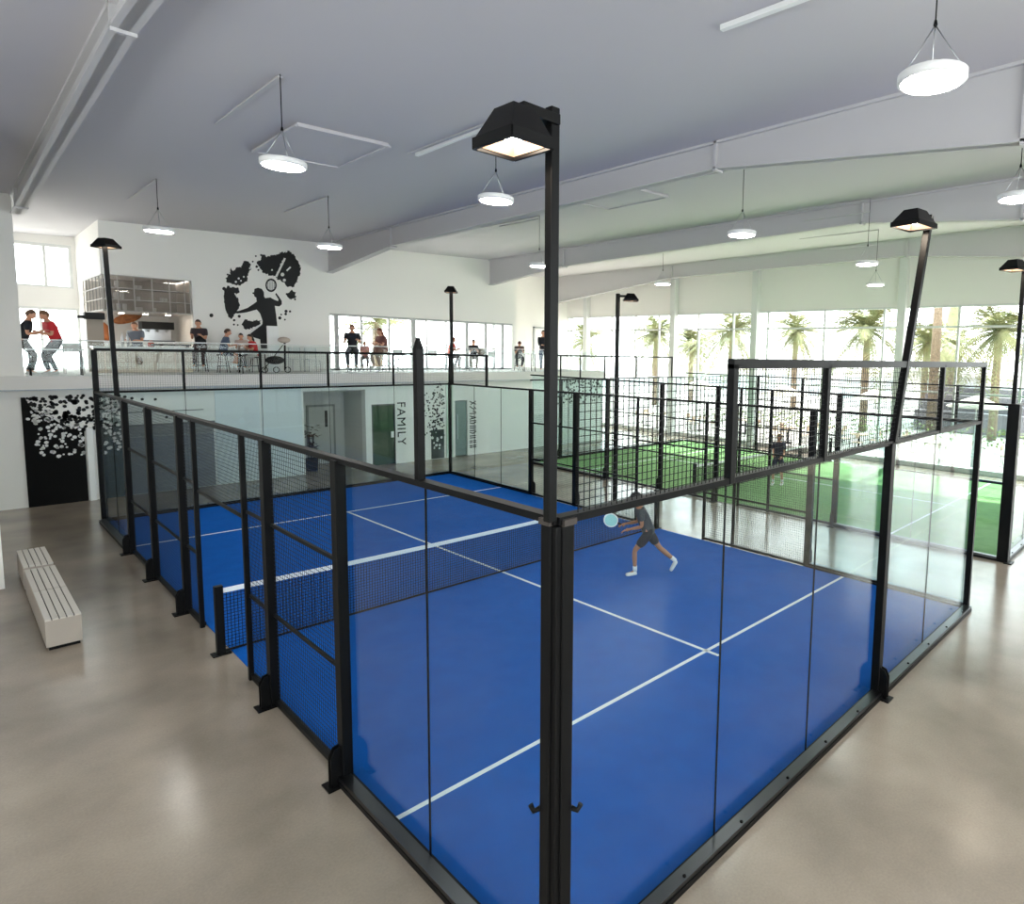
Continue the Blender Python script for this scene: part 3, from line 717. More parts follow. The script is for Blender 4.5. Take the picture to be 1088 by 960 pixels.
for i, g in enumerate(('/K', '/-', '|T', 'A', 'R|', '=|', 'R|', 'II', 'III', 'III')):
    z0 = 2.2-i*.2; x0 = 11.86
    segs = {'/K': [(0,0,.3,.13),(.05,.13,.3,0)], '/-': [(0,.0,.2,.13),(.2,.02,.3,.12)], '|T': [(0,.1,.3,.1),(.15,0,.3,.05)], 'A': [(0,0,.3,.07),(.3,.07,0,.13),(.1,.03,.1,.1)],
            'R|': [(0,.0,.3,.0),(.0,.07,.15,.12),(.15,.12,.3,.05)], '=|': [(0,.02,.3,.02),(0,.1,.3,.1)], 'II': [(0,.02,.28,.02),(0,.1,.28,.1)], 'III': [(0,.02,.12,.02),(.16,.02,.3,.02),(0,.09,.12,.09),(.16,.09,.3,.09)]}[g]
    for a, b, c2, d in segs: gl.bar((x0+a,19.592,z0-b), (x0+c2,19.592,z0-d), .014, .035, up=(0,0,1))
tag(gl.build('wall_lettering', M_INK), 'vertical lettering of short slanted black strokes by the grey teal door', 'lettering')
tag(decal('spot_graphic', None, speckles('', '', 16.4, 19.2, 1.9, 3.0, 150, lambda u,v: .5+.5*v, .03, .06, 19.595, M_INK), M_INK), 'band of black spots on the white wall behind the green court', 'wall graphic')

# ------------------------------------------------------------------ potted plant in the recess
M_LEAFR = mat('dark_red_leaf', (92,54,46), .5, noise=(9,(40,52,36)))
pl = thing('potted_plant', 'dark red leafy plant in a black pot in the recess', 'plant', (5.98,20.2,0))
MB().lathe([(.14,0),(.19,.02),(.22,.42),(.2,.43),(.18,.36)], (5.98,20.2,0), 16).build('pot', M_INK, pl)
st = MB()
for i in range(5): st.tube([(5.98,20.2,.4),(5.98+random.uniform(-.12,.12),20.2+random.uniform(-.1,.1),1.25)], .012, 5)
st.build('stems', mat('stem', (60,44,34), .7), pl)
lv = MB()
for i in range(84):
    z = random.choice([random.uniform(.6,.95), random.uniform(1.1,1.6)]); a = random.uniform(0,2*PI); r = random.uniform(.03,.3)
    c0 = Vector((5.98+r*math.cos(a),20.2+r*math.sin(a),z)); d = Vector((math.cos(a),math.sin(a),random.uniform(-.6,.6))).normalized()*.11; s = d.cross(Vector((0,0,1))).normalized()*.045
    n = len(lv.v); lv.v += [tuple(c0-d), tuple(c0+s+Vector((0,0,.01))), tuple(c0+d), tuple(c0-s+Vector((0,0,.01)))]; lv.face((n,n+1,n+2,n+3))
lv.build('leaves', M_LEAFR, pl)

# ------------------------------------------------------------------ glass balustrade
ba = thing('glass_balustrade', 'glass balustrade with a thin pale handrail along the café terrace edge', 'balustrade', (-1,19.4,MZ))
MB().bar((-1.04,19.42,MZ+.93),(19.2,19.42,MZ+.98), .045, .03).build('handrail', M_FRAME, ba)
for i in range(13):
    a = -1.02+i*1.56; MB().box((a,19.41,MZ-.02),(a+1.54,19.422,MZ+.92)).build('glass_panel', M_BGLASS, ba)
M_TIMB = mat('pale_timber', (226,212,196), .6, noise=(4,(214,200,184)))

# ------------------------------------------------------------------ kitchen cabinet and counter
kc = thing('glass_display_cabinet', 'grey wire-framed glass cabinet wrapping the corner above the kitchen', 'cabinet', (2.1,22.4,5.25))
M_CAB = mat('cabinet_grey', (186,181,176), .5)
M_CGL = glass('cabinet_glass', (232,230,228), .8)
MB().box((1.2,24.2,5.25),(3.2,24.24,6.33)).box((.99,YW+.03,5.23),(3.22,25.9,5.27)).build('back_panel', M_CAB, kc)
fr = MB()
for i, x in enumerate((1.0,1.35,1.75,2.2,2.65,3.05,3.2)): fr.bar((x,YW+.01,5.25),(x,YW+.01,6.33), .025, .025)
for z in (5.26,5.6,5.95,6.32): fr.bar((.98,YW+.01,z),(3.22,YW+.01,z), .025, .025)
for y in (22.9,23.5,24.1,24.7,25.3,25.9): fr.bar((.985,y,5.25),(.985,y,6.33), .03, .03)
for z in (5.26,5.6,5.95,6.32): fr.bar((.985,YW,z),(.985,25.95,z), .03, .03)
fr.build('frame', mat('cabinet_frame', (176,172,168), .5), kc)
MB().box((1.0,YW+.03,5.27),(3.2,YW+.036,6.31)).build('front_glass', M_CGL, kc)
MB().box((1.02,YW+.03,5.6),(3.18,23.2,5.61)).box((1.02,YW+.03,5.95),(3.18,23.2,5.96)).build('shelves', M_CAB, kc)
for i,(x,z) in enumerate([(1.2,6.0),(1.38,6.0),(1.2,5.65),(1.34,5.65),(1.5,5.65),(1.25,5.3),(1.4,5.3),(1.55,5.3),(1.85,5.98),(1.95,5.98),(1.9,5.63),(2.5,5.63),(2.6,5.63),(1.85,5.3),(1.95,5.3),(2.3,5.3)]):
    h = .2 if i < 8 else .12
    tag(MB().lathe([(.03,0),(.05,.02),(.055,h),(.05,h+.005)], (x,YW+.35,z-.02+(.0 if z > 5.4 else -.0)), 10).build('cup', M_WHITE), 'white crockery standing on the wire cabinet shelves', 'crockery', 'white crockery in the kitchen cabinet')
for i, x in enumerate((1.5, 2.1, 2.7)):  # downlights added to brighten the dark kitchen
    t = thing('added_downlight', 'small round downlight added under the wire cabinet to brighten the kitchen', 'ceiling lamp', (x, 23.0, 5.2), 'downlights added in the kitchen')
    MB().lathe([(.08,.0),(.09,.03)], (x, 23.0, 5.2), 16).build('housing', M_WHITE, t); MB().lathe([(.07,-.006),(.07,.0)], (x, 23.0, 5.2), 16).build('light_disc', M_FLOOD, t)
ct = thing('bar_counter', 'long pale timber bar counter with a white top behind the wire fence', 'counter', (1.8,21.6,MZ))
MB().box((.62,21.62,MZ),(3.0,22.2,4.1)).build('front', M_TIMB, ct)
MB().box((.58,21.58,4.1),(3.04,22.25,4.16)).build('worktop', M_WHITE, ct)
g = MB()
for x in (1.35,2.1,2.6): g.box((x,21.612,MZ+.02),(x+.008,21.622,4.08))
g.build('panel_joints', mat('joint_dark', (130,118,108), .7), ct)
tag(MB().lathe([(.02,0),(.07,.04),(.08,.12),(.05,.22),(.0,.24)], (1.64,21.55,3.62), 10).build('hanging_bag', mat('brown_bag', (140,116,100), .7)), 'small brown bag hanging on the bar counter front', 'bag')
tag(MB().box((2.0,21.9,4.2),(3.05,22.15,4.26)).box((2.05,21.95,4.16),(2.1,22.1,4.2)).box((2.95,21.95,4.16),(3.0,22.1,4.2)).build('drinks_tray', M_INK), 'long black tray on the bar counter below the coffee machine', 'tray')
cm = thing('coffee_machine', 'black coffee machine on the back counter beside the seated barista', 'coffee machine', (2.6,24.3,MZ+.92))
MB().box((2.2,24.2,4.75),(3.1,24.7,5.0)).build('top_box', M_INK, cm)
MB().box((2.25,24.45,MZ+.95),(3.05,24.7,4.76)).build('back_panel', M_STEEL, cm)
for x in (2.4,2.65,2.9): MB().lathe([(.03,0),(.04,.06),(.03,.08)], (x,24.3,4.66), 10).build('group_head', M_STEEL, cm)
MB().box((2.2,24.15,MZ+.92),(3.1,24.7,MZ+.99)).build('drip_tray', M_INK, cm)
tag(MB().box((1.2,24.1,MZ),(3.2,24.8,MZ+.92)).build('back_counter', M_WHITE), 'white back counter under the coffee machine', 'counter')
gm = thing('grinder_stand', 'beige cabinet with a flat black top box at the counter end', 'kitchen appliance', (.75,22.5,MZ))
MB().box((.55,22.27,MZ),(.94,22.6,4.95)).build('body', mat('beige_unit', (160,150,138), .5), gm)
MB().box((.5,22.0,4.95),(.95,22.35,5.15)).box((.35,22.05,4.97),(.5,22.3,5.05)).build('top_box', M_INK, gm)
for x in (1.32,1.45): tag(MB().lathe([(.035,0),(.035,.28),(.015,.34),(.015,.42)], (x,21.95,4.16), 10).build('bottle', M_STEEL), 'slim steel bottle on the counter beside the black-topped unit', 'bottle', 'steel bottles on the counter')
tag(MB().lathe([(.16,0),(.2,.2),(.12,.5),(.02,.62)], (1.25,24.4,MZ+.92), 12).build('copper_urn', mat('copper_orange', (186,110,60), .4)), 'copper-orange urn on the back counter behind the barista', 'urn')
tag(MB().ell((1.95,24.9,5.1), (.42,.06,.16), 14, 8, Matrix.Rotation(-.35,3,'Y')).build('wall_ornament', mat('orange_brown', (190,116,56), .5, noise=(6,(120,66,30)))), 'orange-brown leaf shaped ornament above the barista', 'ornament')
tag(MB().lathe([(.06,0),(.09,.05),(.07,.16),(.03,.2)], (2.02,22.0,4.16), 12).build('red_bowl', mat('red_food', (176,70,50), .5)), 'small red bowl on the counter beside the barista', 'bowl')

# ------------------------------------------------------------------ people
def ik(a, b, l1, l2, pole):
    a = Vector(a); b = Vector(b); d = b-a; L = min(d.length, (l1+l2)*.998); d = d.normalized() if d.length > 1e-6 else Vector((0,0,-1))
    b = a+d*L; k = (l1*l1-l2*l2+L*L)/(2*L); h = math.sqrt(max(l1*l1-k*k, 0))
    p = Vector(pole); p = (p-d*p.dot(d)); p = p.normalized() if p.length > 1e-6 else Vector((0,1,0))
    return a+d*k+p*h, b
def skin(name, V, E, R, mt, parent, root=0, sub=1, extra=None):
    me = bpy.data.meshes.new(name); me.from_pydata([tuple(v) for v in V], E, [])
    o = bpy.data.objects.new(name, me); COL.objects.link(o)
    md = o.modifiers.new('s', 'SKIN'); md.use_smooth_shade = True
    for i, v in enumerate(me.skin_vertices[0].data):
        r = R[i]; v.radius = r if isinstance(r, tuple) else (r, r); v.use_root = (i == root)
    sb = o.modifiers.new('u', 'SUBSURF'); sb.levels = sub; sb.render_levels = sub
    bpy.context.view_layer.update()
    m2 = bpy.data.meshes.new_from_object(o.evaluated_get(bpy.context.evaluated_depsgraph_get()))
    bpy.data.objects.remove(o); bpy.data.meshes.remove(me)
    if extra:
        bm = bmesh.new(); bm.from_mesh(m2)
        for em in extra:
            bm.from_mesh(em)
        bm.to_mesh(m2); bm.free()
    m2.materials.clear()
    for q in (mt if isinstance(mt, (list, tuple)) else [mt]): m2.materials.append(q)
    m2.name = name
    p = bpy.data.objects.new(name, m2); COL.objects.link(p); p.parent = parent
    return p
M_EYE = mat('eye_dark', (30,24,20), .3)
def head_mesh(c, Rm):
    """ellipsoid head with brow, nose, chin, ears, eyes; local forward +Y"""
    mb = MB(); seg, rings = 20, 14
    for i in range(rings+1):
        th = PI*i/rings
        for k in range(seg):
            an = 2*PI*k/seg
            x, y, z = .076*math.sin(th)*math.cos(an), .096*math.sin(th)*math.sin(an), .118*math.cos(th)
            if z < -.02: f = 1+(z+.02)*2.6; x *= max(f,.55); y = y*(1+(z+.02)*1.2) + (.012 if y > 0 else -.0)
            if y > .05 and abs(x) < .02:
                if -.045 < z < .012: y += .022*(1-abs(z+.022)/.036)
                if -.085 < z < -.06: y += .006
            if y > .05 and .02 < abs(x) < .045 and -.005 < z < .03: y -= .008
            mb.v.append(tuple(c+Rm@Vector((x,y,z))))
    for i in range(rings):
        for k in range(seg):
            k2 = (k+1)%seg; o = i*seg; mb.face((o+k,o+seg+k,o+seg+k2,o+k2), True)
    for s in (-1,1):
        mb.ell(c+Rm@Vector((s*.08,-.002,-.01)), (.012,.022,.032), 8, 6, Rm)
        mb.k = 1; mb.ell(c+Rm@Vector((s*.031,.082,.012)), (.011,.008,.007), 8, 6, Rm); mb.k = 0
    mb.k = 2; mb.ell(c+Rm@Vector((0,.088,-.058)), (.024,.008,.006), 8, 4, Rm); mb.k = 0
    me = bpy.data.meshes.new('h'); me.from_pydata(mb.v, [], mb.f); me.polygons.foreach_set('material_index', mb.mi); me.polygons.foreach_set('use_smooth', mb.sm)
    return me
M_LIP = mat('lips', (166,98,88), .5)
def person(label, loc, heading, pelvis=(0,0,.93), lean=(0,.05,1), hands=((.22,.1,.85),(-.22,.1,.85)), feet=((.1,.05,.08),(-.1,.0,.08)), look=(0,1,-.1),
           top=(40,40,44), bottom=(50,60,90), shoes=(230,230,230), hair=(50,34,26), skinm=None, long_hair=False, shorts=False, sleeves='short', s=1.0, cap=None, knees=((.1,1,.2),(-.1,1,.2)), elbows=((.22,-.8,-.6),(-.22,-.8,-.6)), tip=None, skirt=False):
    sk = skinm or M_SKIN
    root = thing('person', label, 'person', loc)
    root.rotation_euler = (0,0,heading); root.scale = (s,s,s)
    Pv = Vector(pelvis); Ln = Vector(lean).normalized()
    rtv = Vector((1,0,0))
    belly = Pv+Ln*.18; chest = Pv+Ln*.38; neck0 = Pv+Ln*.50; neck = Pv+Ln*.56
    lk = Vector(look).normalized(); hup = (Ln*.5+Vector((0,0,1))).normalized()
    hx = lk.cross(hup).normalized(); hz = hx.cross(lk).normalized(); Rm = Matrix((hx, lk, hz)).transposed()
    hc = neck+hup*.115+lk*.02
    V = []; E = []; R = []
    def add(p, r, prev=None):
        V.append(Vector(p)); R.append(r)
        if prev is not None: E.append((prev, len(V)-1))
        return len(V)-1
    p0 = add(Pv, (.13,.10)); p1 = add(belly, (.12,.095), p0); p2 = add(chest, (.145,.105), p1); p3 = add(neck0, (.07,.07), p2); p4 = add(neck+hup*.05, .05, p3); 
    arms = []; legs = []
    for i, sd in enumerate((1,-1)):
        sh = chest+Ln*.07+rtv*sd*.18
        el, hd = ik(sh, hands[i], .29, .26, elbows[i])
        a0 = add(sh, .058, p2); a1 = add(sh.lerp(el,.5), .045, a0); a2 = add(el, .038, a1); a3 = add(el.lerp(hd,.4), .037, a2); a4 = add(hd, .024, a3)
        d = (hd-el).normalized(); pn = d.cross(Vector((0,0,1))); pn = pn.normalized() if pn.length > .1 else Vector((1,0,0)); dn = pn.cross(d).normalized()
        if dn.z > 0: dn = -dn
        palm = add(hd+d*.06, (.034,.018), a4)
        for k in range(4):
            o_ = pn*(k-1.5)*.019; ln = (.07,.082,.078,.06)[k]
            f0 = add(hd+d*.095+o_, .0095, palm); f1 = add(hd+d*(.095+ln*.5)+o_*1.15+dn*.012, .0088, f0); add(hd+d*(.095+ln*.8)+o_*1.2+dn*.036, .0078, f1)
        t0 = add(hd+d*.045+pn*(-.038)*sd+dn*.01, .0105, palm); add(hd+d*.085+pn*(-.052)*sd+dn*.024, .0088, t0)
        arms.append((sh, el, hd, d))
    for i, sd in enumerate((1,-1)):
        hp = Pv+rtv*sd*.095+Vector((0,0,-.04)); ft = Vector(feet[i])
        kn, an = ik(hp, ft, .43, .42, knees[i])
        l0 = add(hp, .088, p0); l1 = add(hp.lerp(kn,.5), .075, l0); l2 = add(kn, .052, l1); l3 = add(kn.lerp(an,.35), .055, l2); l4 = add(an, .034, l3)
        tv = Vector((0,1,-.15)) if not tip or not tip[i] else Vector(tip[i]); tv = tv.normalized()
        add(an+tv*.14+Vector((0,0,-.045)), .028, l4); legs.append((hp, kn, an, tv))
    skin('body', V, E, R, [sk, M_EYE, M_LIP], root, 0, 1, [head_mesh(hc, Rm)])
    cm_ = mat('cloth_%d_%d_%d' % tuple(top), top, .85, bump=(80,.2)); bm_ = mat('cloth_%d_%d_%d' % tuple(bottom), bottom, .85, bump=(80,.2))
    # shirt
    V = []; E = []; R = []
    q00 = add(Pv+Ln*-.13, (.165,.14)); q0 = add(Pv+Ln*.03, (.17,.14), q00); q1 = add(belly, (.165,.14), q0); q2 = add(chest, (.19,.145), q1); q3 = add(neck0+Ln*-.02, (.09,.09), q2)
    for sh, el, hd, d in arms:
        b0 = add(sh, .08, q2); b1 = add(sh.lerp(el,.7), .068, b0)
        if sleeves == 'long': b2 = add(el, .052, b1); add(el.lerp(hd,.9), .036, b2)
    skin('shirt', V, E, R, cm_, root)
    V = []; E = []; R = []
    qq = add(Pv+Ln*.07, (.15,.125)); q0 = add(Pv, (.16,.132), qq)
    for hp, kn, an, tv in legs:
        b0 = add(hp, .112, q0); b1 = add(hp.lerp(kn,.5), .10 if not skirt else .12, b0); 
        if shorts: add(hp.lerp(kn,.78), .088, b1)
        else:
            b2 = add(kn, .067, b1); b3 = add(kn.lerp(an,.4), .062, b2); add(kn.lerp(an,.95), .048, b3)
    skin('shorts' if shorts else 'trousers', V, E, R, bm_, root)
    sm_ = mat('shoe_%d' % shoes[0], shoes, .6)
    for hp, kn, an, tv in legs:
        dv = Vector((0,0,-.045)); nrm = Vector((0,0,1))
        skin('shoe', [an+Vector((0,0,-.01))-tv*.03, an+tv*.0-tv*.045+dv, an+tv*.07+dv, an+tv*.19+dv+Vector((0,0,-.004))], [(0,2),(2,1),(2,3)], [(.055,.055),(.05,.045),(.06,.047),(.052,.036)], sm_, root, 2)
        if shorts:
            MB().tube([an+Vector((0,0,.0)), an+(kn-an).normalized()*.11], [.04,.045], 10).build_local('sock', M_WHITE, root)
    # hair
    hb = MB(); hr = Rm
    n0 = 0; seg, rings = 16, 8
    hm = mat('hair_%d_%d' % (hair[0], hair[1]), hair, .7, bump=(120,.5))
    for i in range(rings+1):
        th = (PI*.62)*i/rings
        for k in range(seg):
            an = 2*PI*k/seg
            x, y, z = .084*math.sin(th)*math.cos(an), .104*math.sin(th)*math.sin(an)-.006, .127*math.cos(th)
            if y > .03 and z < .045: y = .03+(y-.03)*.2; z = max(z, .045)
            hb.v.append(tuple(hc+hr@Vector((x,y,z))))
    for i in range(rings):
        for k in range(seg):
            k2 = (k+1)%seg; o = i*seg; hb.face((o+k,o+seg+k,o+seg+k2,o+k2), True)
    if long_hair: hb.ell(hc+hr@Vector((0,-.07,-.11)), (.085,.05,.16), 12, 8, hr)
    hb.build_local('hair', hm, root)
    if cap:
        cb = MB(); cb.ell(hc+hr@Vector((0,-.004,.05)), (.09,.112,.09), 16, 8, hr); cb.ell(hc+hr@Vector((0,.12,.045)), (.06,.06,.01), 12, 4, hr)
        cb.build_local('cap', mat('cap_%d' % cap[0], cap, .8), root)
    return root, arms, hc
def build_local(self, name, mt, parent):
    me = bpy.data.meshes.new(name); me.from_pydata([tuple(v) for v in self.v], [], self.f)
    for mm in (mt if isinstance(mt, (list, tuple)) else [mt]): me.materials.append(mm)
    me.polygons.foreach_set('material_index', self.mi); me.polygons.foreach_set('use_smooth', self.sm)
    bm = bmesh.new(); bm.from_mesh(me); bmesh.ops.recalc_face_normals(bm, faces=bm.faces); bm.to_mesh(me); bm.free()
    o = bpy.data.objects.new(name, me); COL.objects.link(o); o.parent = parent; return o
MB.build_local = build_local
def head_dir(dx, dy): return math.atan2(-dx, dy)     # heading so that local +Y looks along (dx,dy)

# player on the blue court, running
pr, arms, hc = person('padel player running on the blue court in a grey T-shirt and dark shorts', (6.45,5.02,.012), head_dir(-.75,.66),
    pelvis=(0,-.05,.88), lean=(.02,.42,1), hands=((.12,.38,.98),(-.14,.34,.94)), feet=((.13,-.62,.22),(-.06,.20,.09)),
    knees=((.1,1,-.2),(-.1,1,.1)), tip=((0,.55,-.9),None), top=(66,68,74), bottom=(34,36,44), shorts=True, shoes=(232,230,226), hair=(40,30,26), cap=(26,26,28), look=(-.1,1,-.25), skinm=M_SKIN2)
def racket(label, hand, direction, face, w2):
    hand = Vector(hand); d = Vector(direction).normalized(); s = Vector(face).cross(d).normalized(); n = d.cross(s).normalized()
    t = thing('padel_racket', label, 'racket', hand)
    MB().tube([hand-d*.06, hand+d*.12], .017, 10).build('grip', M_BLACK, t)
    c = hand+d*.23; mb = MB(); k = 24
    poly = [c+d*.125*math.cos(2*PI*i/k)+s*.11*math.sin(2*PI*i/k)-n*.018 for i in range(k)]
    mb.prism(poly, n*.036); mb.build('racket_face', w2, t)
    MB().tube([c+d*.13*math.cos(2*PI*i/k)+s*.115*math.sin(2*PI*i/k) for i in range(k+1)], .02, 6, False).build('rim', M_WHITE, t)
    MB().bar(hand+d*.1, c-d*.1+s*.05, .016, .025).bar(hand+d*.1, c-d*.1-s*.05, .016, .025).build('throat', M_WHITE, t)
bpy.context.view_layer.update()
hw = pr.matrix_world @ (arms[0][2]+arms[0][3]*.09)
racket('pale teal padel racket held by the player on the blue court', hw, (-.62,.5,.35), (.55,.75,-.2), mat('teal_racket', (150,205,205), .4))

person('padel player standing on the green court in dark clothes', (16.1,7.75,.012), head_dir(-1,-.3), pelvis=(0,0,.93), hands=((.1,.36,1.05),(-.16,.3,1.0)),
       top=(44,46,62), bottom=(40,46,70), shorts=True, hair=(120,96,60), feet=((.14,.08,.09),(-.14,-.05,.09)), skinm=M_SKIN)
SEAT = .62
def seated(label, px, y, heading, top, bottom, hair=(50,34,26), s=1.0, lean=(0,.25,1), hands=None, foot=.12, look=(0,1,-.3), seat=SEAT, **kw):
    x = at(px, 380, 'y', y).x
    hands = hands or ((.12,.42,seat+.36),(-.14,.42,seat+.36))
    r = person(label, (x,y,MZ), heading, pelvis=(0,0,seat+.1), lean=lean, hands=hands, feet=((.12,.34,foot+.08),(-.12,.26,foot+.08)), look=look, top=top, bottom=bottom, hair=hair, s=s, knees=((.15,1,.6),(-.15,1,.6)), **kw)
    stool(x, y, seat*s, 'plain stool under the %s' % label.split(' person')[0].split(',')[0])
    return r
nst = [0]
def stool(x, y, h, lab):
    t = thing('bar_stool', ' '.join(lab.split()[:16]), 'stool', (x,y,MZ), 'stools on the café terrace')
    MB().lathe([(.16,h-.04),(.18,h-.03),(.18,h-.005),(.16,h)], (x,y,MZ), 16).build('seat', M_INK, t)
    for a in range(4):
        q = PI/4+a*PI/2; MB().tube([(x+.12*math.cos(q),y+.12*math.sin(q),MZ+h-.04),(x+.2*math.cos(q),y+.2*math.sin(q),MZ)], .012, 6).build('leg', M_BLACK, t)
    MB().lathe([(.165,.2),(.175,.21),(.165,.22)], (x,y,MZ), 16).build('foot_ring', M_BLACK, t)
R_ = head_dir(1,-.2); L_ = head_dir(-1,-.2); F_ = head_dir(-.55,-1)
# the pair at the tall table by the café windows
def stand(label, px, y, heading, top, bottom, s=1.0, **kw):
    x = at(px, 380, 'y', y).x
    return person(label, (x,y,MZ), heading, s=s, top=top, bottom=bottom, **kw)
stand('person in a black T-shirt bending over the tall white table by the café window', 32, 20.55, R_, (26,28,34), (60,58,56), 1.05, pelvis=(0,-.14,.88), lean=(0,.34,1), hands=((.1,.24,1.1),(-.1,.24,1.06)), look=(0,1,-.5), feet=((.1,.02,.08),(-.1,-.08,.08)), hair=(96,70,54))
stand('person in a red T-shirt bending over the tall white table by the café window', 54, 20.75, L_, (196,40,48), (36,36,42), 1.05, pelvis=(0,-.14,.88), lean=(0,.34,1), hands=((.1,.24,1.1),(-.1,.24,1.06)), look=(0,1,-.5), feet=((.1,.02,.08),(-.1,-.08,.08)), hair=(110,76,52))
seated('barista in a grey-blue shirt leaning on the bar counter', 147, 23.0, F_, (112,122,136), (40,40,46), seat=.72, s=.98, hands=((.14,.42,1.0),(-.14,.44,1.0)), hair=(96,64,44))
seated('person holding a round black bag at the end of the bar counter', 214, 21.95, F_, (52,44,50), (60,40,40), seat=.82, hair=(60,40,32))
seated('person in a slate blue T-shirt seated sideways at the café table', 237, 21.0, R_, (84,96,116), (38,46,66), shorts=True, s=.95, hair=(74,52,40))
seated('child with dark hair seated at the café table facing the court', 258, 21.35, F_, (200,180,170), (60,60,70), s=.82, hair=(30,26,26), seat=.7)
seated('person in a bright red top seated at the café table', 271, 21.2, L_, (206,36,40), (210,208,206), s=.86, hair=(36,28,26), seat=.6, long_hair=True)
seated('person in a black T-shirt seated high on a stool facing the court', 375, 20.8, F_, (30,32,38), (78,80,90), s=1.08, seat=.72, hair=(104,66,48), hands=((.2,.3,1.08),(-.2,.3,1.08)), lean=(0,.1,1))
seated('child in a pink top behind the person in black on the stool', 388, 21.8, F_, (214,150,146), (120,110,110), s=.72, seat=.7, hair=(120,84,60))
seated('person with long reddish hair and a patterned dark top by the palm window', 408, 21.1, L_, (112,70,66), (170,150,140), s=1.08, seat=.66, hair=(120,66,48), long_hair=True)
seated('person in an orange-red top beside the far corner pole', 478, 21.2, R_, (226,104,84), (120,110,110), s=.95, hair=(150,84,60), long_hair=True)
seated('person in a black vest seated with a bag on the terrace', 503, 20.8, F_, (34,34,38), (150,140,130), s=.9, hair=(40,28,26))
seated('person with dark red hair bowed over a small terrace table', 551, 21.0, F_, (70,60,64), (40,40,46), s=.95, hair=(84,30,30), lean=(0,.6,1), look=(0,.6,-1))
stand('person in a black jacket and jeans standing by the terrace door frame', 577, 20.2, F_, (34,34,42), (84,100,124), 1.08, sleeves='long', hair=(70,48,36), hands=((.1,.32,1.1),(-.1,.32,1.1)))

# tables
def table(label, x0, x1, y0, y1, h, top=M_WHITE, legm=M_BLACK, cross=False):
    t = thing('cafe_table', label, 'table', ((x0+x1)/2,(y0+y1)/2,MZ))
    MB().box((x0,y0,MZ+h-.04),(x1,y1,MZ+h)).build('tabletop', top, t, bevel=.005)
    for x in (x0+.06,x1-.06):
        for y in (y0+.06,y1-.06):
            xx = x if not cross else (x0+x1)-x
            MB().tube([(x,y,MZ+h-.04),(xx if cross and y < (y0+y1)/2 else x,y,MZ)], .016, 6).build('leg', legm, t)
X = lambda px, y: at(px, 380, 'y', y).x
table('tall white table in front of the café window with two people leaning on it', X(26,20.5), X(86,20.5), 19.8, 20.2, .70)
table('dark edged café table between the mural players seats', X(247,20.9), X(275,20.9), 20.05, 20.55, .66, M_WHITE)
table('pale table with crossed legs before the palm window', X(395,20.6), X(428,20.6), 20.3, 20.9, .68, M_FRAME, M_STEEL, True)
table('small terrace table below the far corner floodlight', X(484,20.9), X(497,20.9), 20.6, 21.0, .68, M_FRAME, M_STEEL)
table('small dark legged table near the terrace corner', X(548,20.5), X(562,20.5), 19.9, 20.3, .8, M_FRAME)
# white board, pram, bags
tag(MB().box((X(285,21.3),21.3,MZ+.0),(X(297,21.3),21.36,4.95)).build('white_screen', M_WHITE, None, .004), 'white upright screen panel beside the mural and the pram', 'screen')
prm = thing('pram', 'folded black pram with a pale hood behind the terrace glass', 'pram', (X(292,20.6),20.6,MZ))
px_ = X(292,20.6)
MB().ell((px_,20.6,MZ+.42), (.3,.16,.14), 12, 8).build('seat', M_INK, prm)
MB().ell((px_+.3,20.6,MZ+1.1), (.2,.16,.1), 12, 8).build('hood', mat('pale_beige_fabric', (196,180,166), .8), prm)
MB().tube([(px_-.35,20.6,MZ+.1),(px_+.35,20.6,MZ+1.05)], .014, 6).tube([(px_+.3,20.6,MZ+.1),(px_+.32,20.6,MZ+1.0)], .03, 6).build('frame', M_BLACK, prm)
for dx in (-.35,.0,.35):
    MB().tube([(px_+dx+.09*math.cos(2*PI*i/14),20.5,MZ+.1+.09*math.sin(2*PI*i/14)) for i in range(15)], .014, 6, False).build('wheel', M_BLACK, prm)
for px, lab, c0 in ((402,'brown handbag on the table before the palm window',(122,84,74)),(511,'grey-brown bag beside the person in the black vest',(120,106,96))):
    x = X(px,20.7); t = thing('handbag', lab, 'bag', (x,20.7,MZ+.68))
    MB().ell((x,20.7,MZ+.82), (.22,.1,.15), 12, 8).build('bag_body', mat('bag_%d' % c0[0], c0, .7), t)
    MB().tube([(x-.12,20.7,MZ+.92),(x-.06,20.7,MZ+1.06),(x+.06,20.7,MZ+1.06),(x+.12,20.7,MZ+.92)], .012, 6).build('strap', M_INK, t)
tag(MB().ell((X(214,21.75),21.75,MZ+1.0),(.16,.08,.17),14,8).build('round_bag', M_INK), 'round black bag on the end of the bar counter', 'bag')
# small terrace chairs in front of the mural screen
def chair(px, y, lab):
    x = X(px, y); t = thing('terrace_chair', lab, 'chair', (x,y,MZ), 'pale chairs on the café terrace')
    MB().box((x-.2,y-.2,MZ+.43),(x+.2,y+.2,MZ+.46)).build('seat', M_FRAME, t)
    MB().box((x-.2,y+.18,MZ+.6),(x+.2,y+.2,MZ+.85)).build('backrest', M_FRAME, t)
    for dx in (-.18,.18):
        for dy in (-.18,.18): MB().tube([(x+dx,y+dy,MZ+(.85 if dy > 0 else .43)),(x+dx*1.1,y+dy*1.1,MZ)], .012, 6).build('leg', M_STEEL, t)
for px, y, lab in ((315,21.3,'pale chair between the pram and the glazed screen'),(332,21.0,'pale chair beside the glazed screen edge'),(425,21.5,'pale chair under the palm window'),(446,21.3,'pale chair behind the pointed stub post'),(462,21.4,'pale chair before the glass doors'),(525,21.2,'pale chair near the terrace end'),(78,21.2,'pale chair at the tall white table')):
    chair(px, y, lab)
da, db = at(567, 347, 'y', 27.0), at(580, 347, 'y', 27.0)
